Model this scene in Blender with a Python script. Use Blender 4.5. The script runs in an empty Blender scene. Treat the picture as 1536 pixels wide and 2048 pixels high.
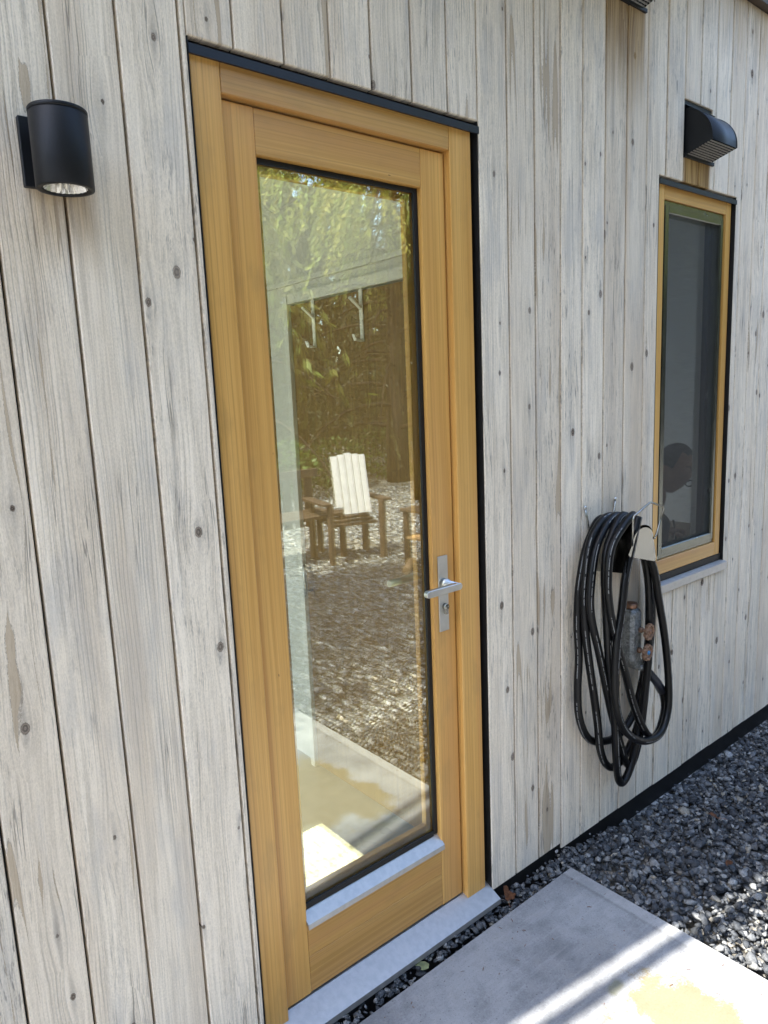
import bpy, bmesh, math, random
import numpy as np
from mathutils import Vector, Matrix

random.seed(7)
rng = np.random.default_rng(11)
scene = bpy.context.scene
COL = scene.collection

# ------------------------------------------------------------------ camera
cam_d = bpy.data.cameras.new('camera')
cam = bpy.data.objects.new('camera', cam_d)
COL.objects.link(cam)
RT = Vector((0.7699184582228561, -0.6367819026072623, -0.0416458425249778))
UP = Vector((0.1363555113033273, 0.1004083427623858, 0.9855583895644741))
FW = Vector((0.6234041564065389, 0.764478235933232, -0.16413495837104697))
m = Matrix((RT, UP, -FW)).transposed().to_4x4()
m.translation = Vector((0.0, -1.35, 1.555))
cam.matrix_world = m
cam_d.sensor_fit = 'VERTICAL'
cam_d.sensor_height = 24.0
cam_d.lens = 24.0 * 1427.56 / 2048.0
cam_d.clip_start = 0.02
cam_d.clip_end = 500.0
scene.camera = cam

# ------------------------------------------------------------------ light
SUN = Vector((-0.61, 0.108, 1.0)).normalized()          # towards the sun
world = bpy.data.worlds.new('World')
scene.world = world
world.use_nodes = True
wn = world.node_tree
wn.nodes.clear()
sky = wn.nodes.new('ShaderNodeTexSky')
sky.sky_type = 'NISHITA'
sky.sun_disc = False
sky.sun_elevation = math.asin(SUN.z)
sky.sun_rotation = math.atan2(SUN.x, SUN.y)
sky.air_density = 1.0
sky.dust_density = 1.25
sky.ozone_density = 1.0
bg = wn.nodes.new('ShaderNodeBackground')
bg.inputs['Strength'].default_value = 0.15
wo = wn.nodes.new('ShaderNodeOutputWorld')
wn.links.new(sky.outputs[0], bg.inputs[0])
wn.links.new(bg.outputs[0], wo.inputs[0])

sun_d = bpy.data.lights.new('sun', 'SUN')
sun_d.energy = 3.3
sun_d.angle = math.radians(0.53)
sun_d.color = (1.0, 0.95, 0.87)
sun = bpy.data.objects.new('sun', sun_d)
COL.objects.link(sun)
sun.rotation_euler = SUN.to_track_quat('Z', 'Y').to_euler()
sun.location = (-3, 2, 9)

scene.view_settings.view_transform = 'Standard'
scene.view_settings.look = 'None'
scene.view_settings.exposure = 2.62
scene.view_settings.gamma = 1.0
scene.view_settings.use_curve_mapping = False
scene.cycles.use_denoising = True
scene.cycles.max_bounces = 10
scene.cycles.diffuse_bounces = 5
scene.cycles.glossy_bounces = 5
scene.cycles.transmission_bounces = 8
scene.cycles.transparent_max_bounces = 16

# ------------------------------------------------------------------ node helpers
class NT:
    def __init__(s, name):
        s.m = bpy.data.materials.new(name)
        s.m.use_nodes = True
        s.t = s.m.node_tree
        s.t.nodes.clear()
        s.out = s.t.nodes.new('ShaderNodeOutputMaterial')
    def n(s, typ, **kw):
        nd = s.t.nodes.new(typ)
        for k, v in kw.items():
            setattr(nd, k, v)
        return nd
    def set(s, sock, v):
        if hasattr(v, 'is_output'):
            s.t.links.new(v, sock)
        elif v is not None:
            if isinstance(v, (tuple, list)) and len(v) == 3 and sock.type == 'RGBA':
                v = (*v, 1.0)
            sock.default_value = v
    def math(s, op, a, b=None, c=None, clamp=False):
        nd = s.n('ShaderNodeMath', operation=op, use_clamp=clamp)
        s.set(nd.inputs[0], a)
        if b is not None: s.set(nd.inputs[1], b)
        if c is not None: s.set(nd.inputs[2], c)
        return nd.outputs[0]
    def add(s, a, b): return s.math('ADD', a, b)
    def sub(s, a, b): return s.math('SUBTRACT', a, b)
    def mul(s, a, b): return s.math('MULTIPLY', a, b)
    def sstep(s, v, lo, hi):
        nd = s.n('ShaderNodeMapRange', interpolation_type='SMOOTHSTEP')
        s.set(nd.inputs[0], v); s.set(nd.inputs[1], lo); s.set(nd.inputs[2], hi)
        return nd.outputs[0]
    def mix(s, f, a, b, mode='MIX'):
        nd = s.n('ShaderNodeMix', data_type='RGBA', blend_type=mode)
        s.set(nd.inputs[0], f); s.set(nd.inputs[6], a); s.set(nd.inputs[7], b)
        return nd.outputs[2]
    def noise(s, vec, scale=1.0, detail=2.0, rough=0.5, dist=0.0, col=False):
        nd = s.n('ShaderNodeTexNoise', noise_dimensions='3D')
        s.set(nd.inputs['Vector'], vec)
        nd.inputs['Scale'].default_value = scale
        nd.inputs['Detail'].default_value = detail
        nd.inputs['Roughness'].default_value = rough
        nd.inputs['Distortion'].default_value = dist
        return nd.outputs[1 if col else 0]
    def vec(s, x, y, z):
        nd = s.n('ShaderNodeCombineXYZ')
        s.set(nd.inputs[0], x); s.set(nd.inputs[1], y); s.set(nd.inputs[2], z)
        return nd.outputs[0]
    def sep(s, v):
        nd = s.n('ShaderNodeSeparateXYZ')
        s.set(nd.inputs[0], v)
        return nd.outputs
    def obco(s): return s.n('ShaderNodeTexCoord').outputs['Object']
    def pos(s): return s.n('ShaderNodeNewGeometry').outputs['Position']
    def rand(s): return s.n('ShaderNodeObjectInfo').outputs['Random']
    def prop(s, name):
        return s.n('ShaderNodeAttribute', attribute_type='OBJECT', attribute_name=name).outputs['Fac']
    def vcol(s, name):
        return s.n('ShaderNodeAttribute', attribute_type='GEOMETRY', attribute_name=name).outputs['Color']
    def bump(s, h, dist, strength=1.0, normal=None):
        nd = s.n('ShaderNodeBump')
        nd.inputs['Strength'].default_value = strength
        nd.inputs['Distance'].default_value = dist
        s.set(nd.inputs['Height'], h)
        if normal is not None: s.set(nd.inputs['Normal'], normal)
        return nd.outputs[0]
    def bsdf(s, color, rough=0.6, metal=0.0, spec=0.5, normal=None, **kw):
        b = s.n('ShaderNodeBsdfPrincipled')
        s.set(b.inputs['Base Color'], color)
        s.set(b.inputs['Roughness'], rough)
        s.set(b.inputs['Metallic'], metal)
        s.set(b.inputs['Specular IOR Level'], spec)
        if normal is not None: s.set(b.inputs['Normal'], normal)
        for k, v in kw.items(): s.set(b.inputs[k.replace('_', ' ')], v)
        s.t.links.new(b.outputs[0], s.out.inputs[0])
        return b

def simple(name, color, rough=0.5, metal=0.0, spec=0.5, var=0.12, nscale=30.0, bump=0.0, bscale=300.0):
    """a plain material with a little procedural unevenness"""
    t = NT(name)
    co = t.obco()
    n1 = t.noise(co, nscale, 4)
    c2 = tuple(c * (1 - var) for c in color)
    c1 = tuple(min(1, c * (1 + var)) for c in color)
    col = t.mix(t.sstep(n1, 0.3, 0.7), c2, c1)
    r = t.math('MULTIPLY_ADD', n1, 0.16, rough - 0.08)
    nm = t.bump(t.noise(co, bscale, 2), bump) if bump else None
    t.bsdf(col, r, metal, spec, nm)
    return t.m

# ------------------------------------------------------------------ materials
def mat_plank():
    t = NT('weathered_cedar')
    co = t.obco(); x, y, z = t.sep(co)
    P = t.pos(); wx, wy, wz = t.sep(P)
    s = t.rand()
    kn, chip, warm, dirt = t.prop('knots'), t.prop('chip'), t.prop('warm'), t.prop('dirt')
    # knots: at most one to a cell one board wide
    vk = t.vec(t.add(t.mul(x, 8.7), t.mul(s, 91.0)), t.add(t.mul(z, 4.0), t.mul(s, 57.0)), 0.0)
    vo = t.n('ShaderNodeTexVoronoi', voronoi_dimensions='2D', feature='F1')
    t.set(vo.inputs['Vector'], vk); vo.inputs['Scale'].default_value = 1.0
    pc = t.sep(vo.outputs['Position']); kc = t.sep(vk)
    cc = t.sep(vo.outputs['Color'])
    act = t.math('LESS_THAN', cc[0], kn)
    dx = t.math('DIVIDE', t.sub(kc[0], pc[0]), 8.7)
    dz = t.math('DIVIDE', t.sub(kc[1], pc[1]), 4.0)
    dx2, dz2 = t.mul(dx, dx), t.mul(dz, dz)
    g = t.math('EXPONENT', t.mul(t.add(t.math('DIVIDE', dx2, 0.00055), t.math('DIVIDE', dz2, 0.0075)), -1.0))
    xk = t.sub(x, t.mul(t.mul(dx, 0.85), t.mul(g, act)))
    wob = t.sub(t.noise(t.vec(t.mul(x, 4.0), t.mul(s, 77.0), t.mul(z, 1.1)), 1.0, 2), 0.5)
    wob2 = t.sub(t.noise(t.vec(t.mul(x, 9.0), t.mul(s, 33.0), t.mul(z, 5.0)), 1.0, 2), 0.5)
    xg = t.add(t.add(xk, t.mul(wob, 0.030)), t.mul(wob2, 0.008))
    so = t.mul(s, 43.0)
    fine = t.noise(t.vec(t.mul(xg, 260.0), so, t.mul(z, 6.0)), 1.0, 3, 0.6)
    med = t.noise(t.vec(t.mul(xg, 85.0), so, t.mul(z, 2.4)), 1.0, 3, 0.6)
    broad = t.noise(t.vec(t.mul(xg, 24.0), so, t.mul(z, 1.3)), 1.0, 3, 0.55)
    blot = t.noise(t.vec(t.mul(x, 17.0), t.mul(s, 21.0), t.mul(z, 4.2)), 1.0, 4, 0.62)
    fuzz = t.noise(t.vec(t.mul(x, 420.0), so, t.mul(z, 210.0)), 1.0, 3, 0.65)
    # growth ring lines, only on part of each board
    rings = t.math('SINE', t.add(t.mul(xg, 780.0), t.mul(med, 5.0)))
    rings = t.sstep(rings, 0.35, 1.0)
    ringm = t.sstep(broad, 0.44, 0.62)
    rings = t.mul(rings, ringm)
    v = t.add(t.mul(fine, 0.45), t.add(t.mul(med, 0.35), t.mul(fuzz, 0.35)))
    col = t.mix(t.sstep(v, 0.38, 0.74), (0.59, 0.51, 0.395), (0.91, 0.80, 0.635))
    # silvery blue-grey weathering and warm patches where the stain is thinner
    blue = t.mul(t.sstep(t.add(t.mul(blot, 0.7), t.mul(broad, 0.3)), 0.48, 0.66), 0.42)
    col = t.mix(blue, col, (0.45, 0.435, 0.405))
    warmm = t.mul(t.sstep(t.noise(t.vec(t.mul(xg, 12.0), t.mul(s, 88.0), t.mul(z, 0.9)), 1.0, 3), 0.35, 0.68), warm)
    col = t.mix(warmm, col, (0.60, 0.47, 0.33))
    col = t.mix(t.mul(rings, 0.24), col, (0.24, 0.22, 0.19))
    # mould specks drawn along the grain
    mo = t.noise(t.vec(t.mul(xg, 210.0), so, t.mul(z, 20.0)), 1.0, 3, 0.7)
    mo2 = t.noise(t.vec(t.mul(x, 14.0), so, t.mul(z, 3.0)), 1.0, 2, 0.5)
    mold = t.mul(t.sstep(mo, 0.53, 0.70), t.mul(t.sstep(mo2, 0.36, 0.60), dirt))
    col = t.mix(t.mul(mold, 0.75), col, (0.16, 0.145, 0.13))
    # open checks
    ck = t.noise(t.vec(t.mul(xg, 95.0), t.mul(s, 15.0), t.mul(z, 1.7)), 1.0, 2, 0.4)
    ckm = t.noise(t.vec(t.mul(x, 16.0), t.mul(s, 63.0), t.mul(z, 2.6)), 1.0, 1, 0.4)
    check = t.mul(t.sstep(t.math('ABSOLUTE', t.sub(ck, 0.5)), 0.018, 0.004), t.sstep(ckm, 0.56, 0.66))
    col = t.mix(t.mul(check, 0.6), col, (0.13, 0.115, 0.10))
    # chips where the grey surface has flaked to bare tan wood
    xe = t.add(xg, t.mul(t.sub(fuzz, 0.5), 0.004))
    c1 = t.noise(t.vec(t.mul(xe, 17.0), t.mul(s, 29.0), t.mul(z, 0.5)), 1.0, 1, 0.4)
    c2 = t.noise(t.vec(t.mul(x, 5.0), t.mul(s, 71.0), t.mul(z, 3.1)), 1.0, 2, 0.5)
    band = t.math('ABSOLUTE', t.sub(c1, 0.5))
    wdt = t.mul(t.sstep(c2, 0.45, 0.68), t.mul(chip, 0.036))
    flake = t.math('LESS_THAN', band, wdt)
    flake_o = t.math('LESS_THAN', band, t.mul(wdt, 1.35))
    edge = t.mul(t.sub(flake_o, flake), t.sstep(fuzz, 0.40, 0.55))
    col = t.mix(t.mul(flake, 0.72), col, t.mix(fine, (0.34, 0.245, 0.145), (0.52, 0.41, 0.28)))
    col = t.mix(t.mul(edge, 0.55), col, (0.15, 0.12, 0.09))
    # the knots themselves
    dk = t.math('SQRT', t.add(dx2, t.mul(dz2, 0.45)))
    dk = t.add(dk, t.mul(t.sub(fuzz, 0.5), 0.0035))
    r = t.math('MULTIPLY_ADD', t.mul(cc[1], cc[1]), 0.0080, 0.0030)
    rel = t.math('DIVIDE', dk, r)
    halo = t.mul(t.math('EXPONENT', t.mul(t.mul(rel, rel), -0.22)), t.mul(act, 0.34))
    col = t.mix(t.mul(halo, t.sstep(v, 0.75, 0.35)), col, (0.18, 0.165, 0.15))
    tail = t.math('EXPONENT', t.mul(t.add(t.math('DIVIDE', dx2, 0.000022), t.math('DIVIDE', dz2, 0.0022)), -1.0))
    col = t.mix(t.mul(t.mul(tail, act), 0.34), col, (0.17, 0.16, 0.15))
    knot = t.mul(t.sstep(rel, 1.08, 0.84), act)
    kring = t.math('SINE', t.mul(rel, 11.0))
    kcol = t.mix(t.sstep(kring, -0.2, 0.9), (0.075, 0.052, 0.038), (0.235, 0.18, 0.13))
    col = t.mix(t.mul(knot, t.math('MULTIPLY_ADD', cc[2], 0.3, 0.68)), col, kcol)
    # tea-coloured drip stains: under the upper hood, under the lower hood, under the lamp, under the eave
    def box(x0, x1, z0, z1, fx=0.03, fz=0.15):
        nz = t.mul(t.sub(t.noise(t.vec(t.mul(wx, 60.0), 0.0, t.mul(wz, 2.0)), 1.0, 3), 0.5), fz * 1.6)
        zz = t.add(wz, nz)
        a = t.mul(t.sstep(wx, x0 - fx, x0 + fx), t.sstep(wx, x1 + fx, x1 - fx))
        return t.mul(a, t.mul(t.sstep(zz, z0 - fz, z0 + fz), t.math('LESS_THAN', wz, z1)))
    st = t.mul(box(2.03, 2.245, 2.50, 2.75, 0.012, 0.17), 0.85)
    st = t.math('MAXIMUM', st, t.mul(box(2.505, 2.69, 2.10, 2.36, 0.012, 0.05), 1.0))
    st = t.math('MAXIMUM', st, t.mul(box(0.365, 0.465, 1.83, 1.93, 0.02, 0.08), 0.62))
    st = t.math('MAXIMUM', st, t.mul(box(2.62, 6.0, 2.80, 3.2, 0.2, 0.16), 0.55))
    stc = t.mix(t.sstep(t.add(t.mul(fine, 0.5), t.mul(med, 0.5)), 0.35, 0.65), (0.17, 0.090, 0.028), (0.46, 0.30, 0.12))
    col = t.mix(st, col, stc)
    # tone per board
    hs = t.n('ShaderNodeHueSaturation')
    t.set(hs.inputs['Color'], col)
    t.set(hs.inputs['Value'], t.prop('tone'))
    col = hs.outputs[0]
    h = t.add(t.mul(fine, 0.55), t.mul(fuzz, 0.55))
    h = t.sub(h, t.add(t.mul(check, 0.8), t.add(t.mul(flake, 0.5), t.mul(rings, 0.35))))
    h = t.add(h, t.mul(t.mul(knot, kring), 0.3))
    nm = t.bump(h, 0.0016, 0.9)
    t.bsdf(col, 0.85, 0.0, 0.22, nm)
    return t.m

def mat_fir(name, vertical=True, base=(0.68, 0.39, 0.112), dark=(0.46, 0.235, 0.055), rough=0.31):
    t = NT(name)
    co = t.obco(); x, y, z = t.sep(co); s = t.rand()
    if not vertical: x, z = z, x
    x = t.add(x, t.mul(y, 0.7))
    so = t.mul(s, 61.0)
    w = t.sub(t.noise(t.vec(t.mul(x, 5.0), so, t.mul(z, 0.9)), 1.0, 2), 0.5)
    xg = t.add(x, t.mul(w, 0.02))
    fine = t.noise(t.vec(t.mul(xg, 520.0), so, t.mul(z, 3.5)), 1.0, 3, 0.6)
    med = t.noise(t.vec(t.mul(xg, 120.0), so, t.mul(z, 0.9)), 1.0, 3, 0.6)
    brd = t.noise(t.vec(t.mul(xg, 26.0), so, t.mul(z, 0.35)), 1.0, 3, 0.55)
    v = t.add(t.mul(fine, 0.25), t.add(t.mul(med, 0.4), t.mul(brd, 0.45)))
    col = t.mix(t.sstep(v, 0.36, 0.74), dark, base)
    red = t.sstep(t.noise(t.vec(t.mul(xg, 18.0), t.mul(s, 19.0), t.mul(z, 0.5)), 1.0, 2), 0.42, 0.66)
    col = t.mix(t.mul(red, 0.5), col, (0.48, 0.225, 0.068))
    rg = t.sstep(t.math('SINE', t.add(t.mul(xg, 520.0), t.mul(brd, 9.0))), 0.55, 1.0)
    col = t.mix(t.mul(t.mul(rg, t.sstep(brd, 0.42, 0.6)), 0.30), col, (0.25, 0.12, 0.03))
    # blotches in the finish, little resin pins
    bl = t.noise(t.vec(t.mul(x, 16.0), so, t.mul(z, 6.0)), 1.0, 4, 0.6)
    col = t.mix(t.mul(t.sstep(bl, 0.52, 0.70), 0.30), col, (0.33, 0.20, 0.065))
    pin = t.noise(t.vec(t.mul(x, 160.0), so, t.mul(z, 34.0)), 1.0, 1, 0.5)
    col = t.mix(t.mul(t.sstep(pin, 0.80, 0.84), 0.8), col, (0.10, 0.05, 0.02))
    hs = t.n('ShaderNodeHueSaturation')
    t.set(hs.inputs['Color'], col)
    t.set(hs.inputs['Value'], t.math('MULTIPLY_ADD', s, 0.26, 0.87))
    nm = t.bump(t.add(t.mul(fine, 0.5), t.mul(med, 0.5)), 0.0005, 0.7)
    t.bsdf(hs.outputs[0], t.math('MULTIPLY_ADD', med, 0.2, rough - 0.08), 0.0, 0.45, nm)
    return t.m

def mat_glass(name, tint, gain, base):
    t = NT(name)
    tr = t.n('ShaderNodeBsdfTransparent'); t.set(tr.inputs[0], tint)
    gl = t.n('ShaderNodeBsdfGlossy'); gl.inputs['Roughness'].default_value = 0.0
    t.set(gl.inputs['Color'], (0.95, 0.98, 0.90))
    wav = t.bump(t.noise(t.obco(), 2.2, 1), 0.0012, 0.045)
    t.set(gl.inputs['Normal'], wav)
    ge = t.n('ShaderNodeNewGeometry')
    dp = t.n('ShaderNodeVectorMath', operation='DOT_PRODUCT')
    t.set(dp.inputs[0], ge.outputs['Incoming']); t.set(dp.inputs[1], ge.outputs['Normal'])
    c = t.math('ABSOLUTE', dp.outputs['Value'])
    f = t.math('MULTIPLY_ADD', t.math('POWER', t.sub(1.0, c), 5.0), gain, base, clamp=True)
    mx = t.n('ShaderNodeMixShader')
    t.set(mx.inputs[0], f)
    t.t.links.new(tr.outputs[0], mx.inputs[1]); t.t.links.new(gl.outputs[0], mx.inputs[2])
    t.t.links.new(mx.outputs[0], t.out.inputs[0])
    return t.m

def mat_screen():
    t = NT('insect_screen')
    co = t.obco(); x, y, z = t.sep(co)
    tr = t.n('ShaderNodeBsdfTransparent')
    di = t.n('ShaderNodeBsdfPrincipled')
    t.set(di.inputs['Base Color'], (0.020, 0.021, 0.021)); di.inputs['Roughness'].default_value = 0.6
    ln = t.noise(t.vec(t.mul(x, 14.0), 0.0, t.mul(z, 420.0)), 1.0, 2)
    mx = t.n('ShaderNodeMixShader')
    t.set(mx.inputs[0], t.math('MULTIPLY_ADD', ln, 0.16, 0.62))
    t.t.links.new(tr.outputs[0], mx.inputs[1]); t.t.links.new(di.outputs[0], mx.inputs[2])
    t.t.links.new(mx.outputs[0], t.out.inputs[0])
    return t.m

def mat_concrete():
    t = NT('concrete')
    P = t.pos(); x, y, z = t.sep(P)
    big = t.noise(P, 2.6, 5, 0.6)
    mid = t.noise(P, 14.0, 5, 0.65)
    fine = t.noise(P, 170.0, 4, 0.7)
    brush = t.noise(t.vec(t.mul(x, 3.0), t.mul(y, 160.0), 0.0), 1.0, 3, 0.6)
    v = t.add(t.mul(big, 0.5), t.add(t.mul(mid, 0.35), t.mul(fine, 0.22)))
    col = t.mix(t.sstep(v, 0.40, 0.66), (0.135, 0.14, 0.147), (0.275, 0.282, 0.288))
    col = t.mix(t.mul(t.sstep(mid, 0.52, 0.66), 0.35), col, (0.17, 0.168, 0.16))
    sp = t.noise(P, 300.0, 2, 0.5)
    col = t.mix(t.mul(t.sstep(sp, 0.60, 0.70), 0.6), col, (0.10, 0.098, 0.092))
    lane = t.mul(t.sstep(x, 1.715, 1.722), t.sstep(x, 1.732, 1.725))
    col = t.mix(t.mul(lane, 0.35), col, (0.12, 0.12, 0.115))
    col = t.mix(t.mul(t.sstep(x, 1.722, 1.735), 0.25), col, (0.40, 0.40, 0.39))
    col = t.mix(t.mul(t.sstep(t.noise(P, 46.0, 3, 0.6), 0.68, 0.76), 0.45), col, (0.12, 0.115, 0.10))
    pit = t.n('ShaderNodeTexVoronoi', feature='F1'); t.set(pit.inputs['Vector'], P); pit.inputs['Scale'].default_value = 75.0
    pm = t.mul(t.sstep(pit.outputs['Distance'], 0.16, 0.08), t.math('GREATER_THAN', t.sep(pit.outputs['Color'])[0], 0.62))
    col = t.mix(t.mul(pm, 0.75), col, (0.07, 0.07, 0.065))
    streak = t.noise(t.vec(t.mul(x, 5.0), t.mul(y, 55.0), 0.0), 1.0, 4, 0.65)
    col = t.mix(t.mul(t.sstep(streak, 0.50, 0.68), 0.26), col, (0.33, 0.335, 0.34))
    # sandy patch left on the slab, and its trail
    def blob(cx, cy, rx, ry):
        a = t.math('DIVIDE', t.sub(x, cx), rx); b = t.math('DIVIDE', t.sub(y, cy), ry)
        return t.math('SQRT', t.add(t.mul(a, a), t.mul(b, b)))
    d = t.math('MINIMUM', blob(1.51, -0.62, 0.11, 0.17), blob(1.40, -0.80, 0.22, 0.30))
    d = t.add(d, t.mul(t.sub(mid, 0.5), 1.3))
    d = t.add(d, t.mul(t.sub(fine, 0.5), 0.45))
    sand = t.sstep(d, 1.05, 0.80)
    col = t.mix(t.mul(sand, 0.85), col, t.mix(fine, (0.140, 0.112, 0.056), (0.20, 0.165, 0.09)))
    d2 = t.add(blob(1.46, -0.435, 0.035, 0.02), t.mul(t.sub(mid, 0.5), 1.5))
    col = t.mix(t.mul(t.sstep(d2, 1.1, 0.6), 0.7), col, (0.13, 0.13, 0.08))
    h = t.add(t.mul(fine, 0.5), t.add(t.mul(brush, 0.35), t.mul(mid, 0.6)))
    t.bsdf(col, 0.86, 0.0, 0.28, t.bump(h, 0.0022, 0.7))
    return t.m

def mat_stone():
    t = NT('crushed_stone')
    c = t.vcol('tone')
    P = t.pos()
    n1 = t.noise(P, 140.0, 4, 0.65); n2 = t.noise(P, 700.0, 2, 0.6)
    col = t.mix(1.0, c, t.mix(t.sstep(n1, 0.3, 0.72), (0.62, 0.62, 0.62), (1.25, 1.25, 1.25)), 'MULTIPLY')
    col = t.mix(t.mul(t.sstep(n2, 0.62, 0.75), 0.3), col, (0.5, 0.5, 0.49))
    t.bsdf(col, 0.72, 0.0, 0.35, t.bump(t.add(n1, t.mul(n2, 0.4)), 0.0025, 0.8))
    return t.m

def mat_ground():
    t = NT('gravel_ground')
    P = t.pos()
    vo = t.n('ShaderNodeTexVoronoi', feature='F1'); t.set(vo.inputs['Vector'], P); vo.inputs['Scale'].default_value = 36.0
    cc = t.sep(vo.outputs['Color'])
    col = t.mix(t.sstep(cc[0], 0.2, 1.0), (0.12, 0.12, 0.115), (0.48, 0.47, 0.44))
    col = t.mix(t.sstep(vo.outputs['Distance'], 0.4, 0.75), col, (0.02, 0.02, 0.018))
    big = t.noise(P, 0.8, 4)
    col = t.mix(t.mul(t.sstep(big, 0.5, 0.68), 0.4), col, (0.22, 0.19, 0.14))
    h = t.add(t.mul(cc[1], 0.6), t.math('SUBTRACT', 0.6, vo.outputs['Distance']))
    t.bsdf(col, 0.85, 0.0, 0.3, t.bump(h, 0.02, 1.0))
    return t.m

def mat_leaf():
    t = NT('cedar_foliage')
    c = t.vcol('tone')
    b = t.n('ShaderNodeBsdfPrincipled')
    t.set(b.inputs['Base Color'], c); b.inputs['Roughness'].default_value = 0.55
    b.inputs['Specular IOR Level'].default_value = 0.35
    tl = t.n('ShaderNodeBsdfTranslucent'); t.set(tl.inputs[0], t.mix(1.0, c, (1.3, 1.25, 0.6), 'MULTIPLY'))
    mx = t.n('ShaderNodeMixShader'); mx.inputs[0].default_value = 0.3
    t.t.links.new(b.outputs[0], mx.inputs[1]); t.t.links.new(tl.outputs[0], mx.inputs[2])
    t.t.links.new(mx.outputs[0], t.out.inputs[0])
    return t.m

def mat_hose():
    t = NT('black_rubber')
    u, v, _ = t.sep(t.n('ShaderNodeTexCoord').outputs['UV'])           # u along in metres, v round 0..1
    lane = t.math('LESS_THAN', t.math('ABSOLUTE', t.sub(t.math('FRACT', t.mul(v, 2.0)), 0.5)), 0.032)
    seg = t.math('LESS_THAN', t.math('FRACT', t.mul(u, 3.4)), 0.72)
    ch = t.noise(t.vec(t.mul(u, 330.0), t.mul(v, 60.0), 0.0), 1.0, 2, 0.7)
    word = t.math('GREATER_THAN', t.noise(t.vec(t.mul(u, 70.0), 3.0, 0.0), 1.0, 0), 0.40)
    m = t.mul(t.mul(lane, seg), t.mul(word, t.sstep(ch, 0.38, 0.46)))
    co = t.obco()
    dust = t.sstep(t.noise(co, 26.0, 4), 0.45, 0.75)
    col = t.mix(t.mul(dust, 0.35), (0.0025, 0.0027, 0.0032), (0.007, 0.0068, 0.0066))
    col = t.mix(t.mul(m, 0.42), col, (0.50, 0.50, 0.48))
    t.bsdf(col, t.math('MULTIPLY_ADD', dust, 0.15, 0.32), 0.0, 0.30, t.bump(t.noise(co, 500.0, 2), 0.0004))
    return t.m

def mat_galv():
    t = NT('galvanised_metal')
    co = t.obco()
    vo = t.n('ShaderNodeTexVoronoi'); t.set(vo.inputs['Vector'], co); vo.inputs['Scale'].default_value = 160.0
    n = t.noise(co, 60.0, 4, 0.7)
    col = t.mix(t.sep(vo.outputs['Color'])[0], (0.17, 0.18, 0.18), (0.34, 0.35, 0.34))
    col = t.mix(t.mul(t.sstep(n, 0.5, 0.7), 0.7), col, (0.10, 0.095, 0.085))
    t.bsdf(col, 0.62, 0.55, 0.4, t.bump(n, 0.001))
    return t.m

def mat_jute():
    t = NT('woven_mat')
    co = t.obco(); x, y, z = t.sep(co)
    wv = t.add(t.math('SINE', t.mul(x, 260.0)), t.math('SINE', t.mul(y, 260.0)))
    n = t.noise(co, 40.0, 4, 0.7)
    col = t.mix(t.sstep(n, 0.3, 0.62), (0.42, 0.40, 0.23), (0.72, 0.70, 0.52))
    t.bsdf(col, 0.9, 0.0, 0.2, t.bump(t.add(t.mul(wv, 0.25), n), 0.004))
    return t.m

def mat_bark():
    t = NT('bark')
    co = t.obco(); x, y, z = t.sep(co)
    n = t.noise(t.vec(t.mul(x, 22.0), t.mul(y, 22.0), t.mul(z, 2.5)), 1.0, 4, 0.65)
    t.bsdf(t.mix(t.sstep(n, 0.3, 0.7), (0.012, 0.009, 0.006), (0.040, 0.030, 0.022)), 0.9, 0.0, 0.2, t.bump(n, 0.03))
    return t.m

M = {}
M['plank'] = mat_plank()
M['firv'] = mat_fir('fir_upright', True)
M['firh'] = mat_fir('fir_level', False)
def mat_veneer():
    t = NT('brown_veneer')
    x, y, z = t.sep(t.obco()); u = t.add(x, y)
    f = t.noise(t.vec(t.mul(u, 420.0), 0.0, t.mul(z, 4.0)), 1.0, 3, 0.6)
    g = t.noise(t.vec(t.mul(u, 70.0), 0.0, t.mul(z, 1.0)), 1.0, 3, 0.55)
    col = t.mix(t.sstep(t.add(t.mul(f, 0.6), t.mul(g, 0.4)), 0.32, 0.70), (0.165, 0.090, 0.025), (0.265, 0.152, 0.047))
    t.bsdf(col, 0.42, 0.0, 0.35, t.bump(f, 0.0003))
    return t.m
M['veneer'] = mat_veneer()
M['black'] = simple('black_coated_metal', (0.007, 0.0075, 0.0088), 0.45, 0.0, 0.3, 0.2, 18.0, 0.0003, 900.0)
M['flash'] = simple('dark_flashing', (0.010, 0.012, 0.018), 0.38, 0.0, 0.35, 0.15, 12.0)
M['gasket'] = simple('black_gasket', (0.006, 0.006, 0.006), 0.55, 0.0, 0.4, 0.1)
M['sash'] = simple('bronze_sash', (0.17, 0.175, 0.15), 0.24, 0.92, 0.5, 0.08, 20.0)
M['alu'] = simple('mill_aluminium', (0.44, 0.435, 0.42), 0.42, 0.75, 0.5, 0.07, 60.0, 0.0004, 120.0)
M['steel'] = simple('brushed_steel', (0.58, 0.58, 0.55), 0.36, 1.0, 0.5, 0.06, 24.0)
M['chrome'] = simple('polished_steel', (0.34, 0.335, 0.305), 0.18, 1.0, 0.5, 0.05, 24.0)
M['bronze'] = simple('weathered_bronze', (0.25, 0.15, 0.095), 0.5, 0.35, 0.5, 0.3, 70.0, 0.001, 200.0)
M['copper'] = simple('copper', (0.30, 0.17, 0.11), 0.42, 0.8, 0.5, 0.2, 60.0)
M['blue_cap'] = simple('blue_enamel', (0.04, 0.17, 0.34), 0.45)
M['sleeve'] = simple('hose_sleeve', (0.020, 0.022, 0.030), 0.33, 0.0, 0.5, 0.1)
M['galv'] = mat_galv()
M['hose'] = mat_hose()
M['glass'] = mat_glass('door_glass', (0.93, 0.94, 0.83), 0.9, 0.235)
M['winglass'] = mat_glass('window_glass', (0.92, 0.94, 0.92), 0.5, 0.012)
M['screen'] = mat_screen()
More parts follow.
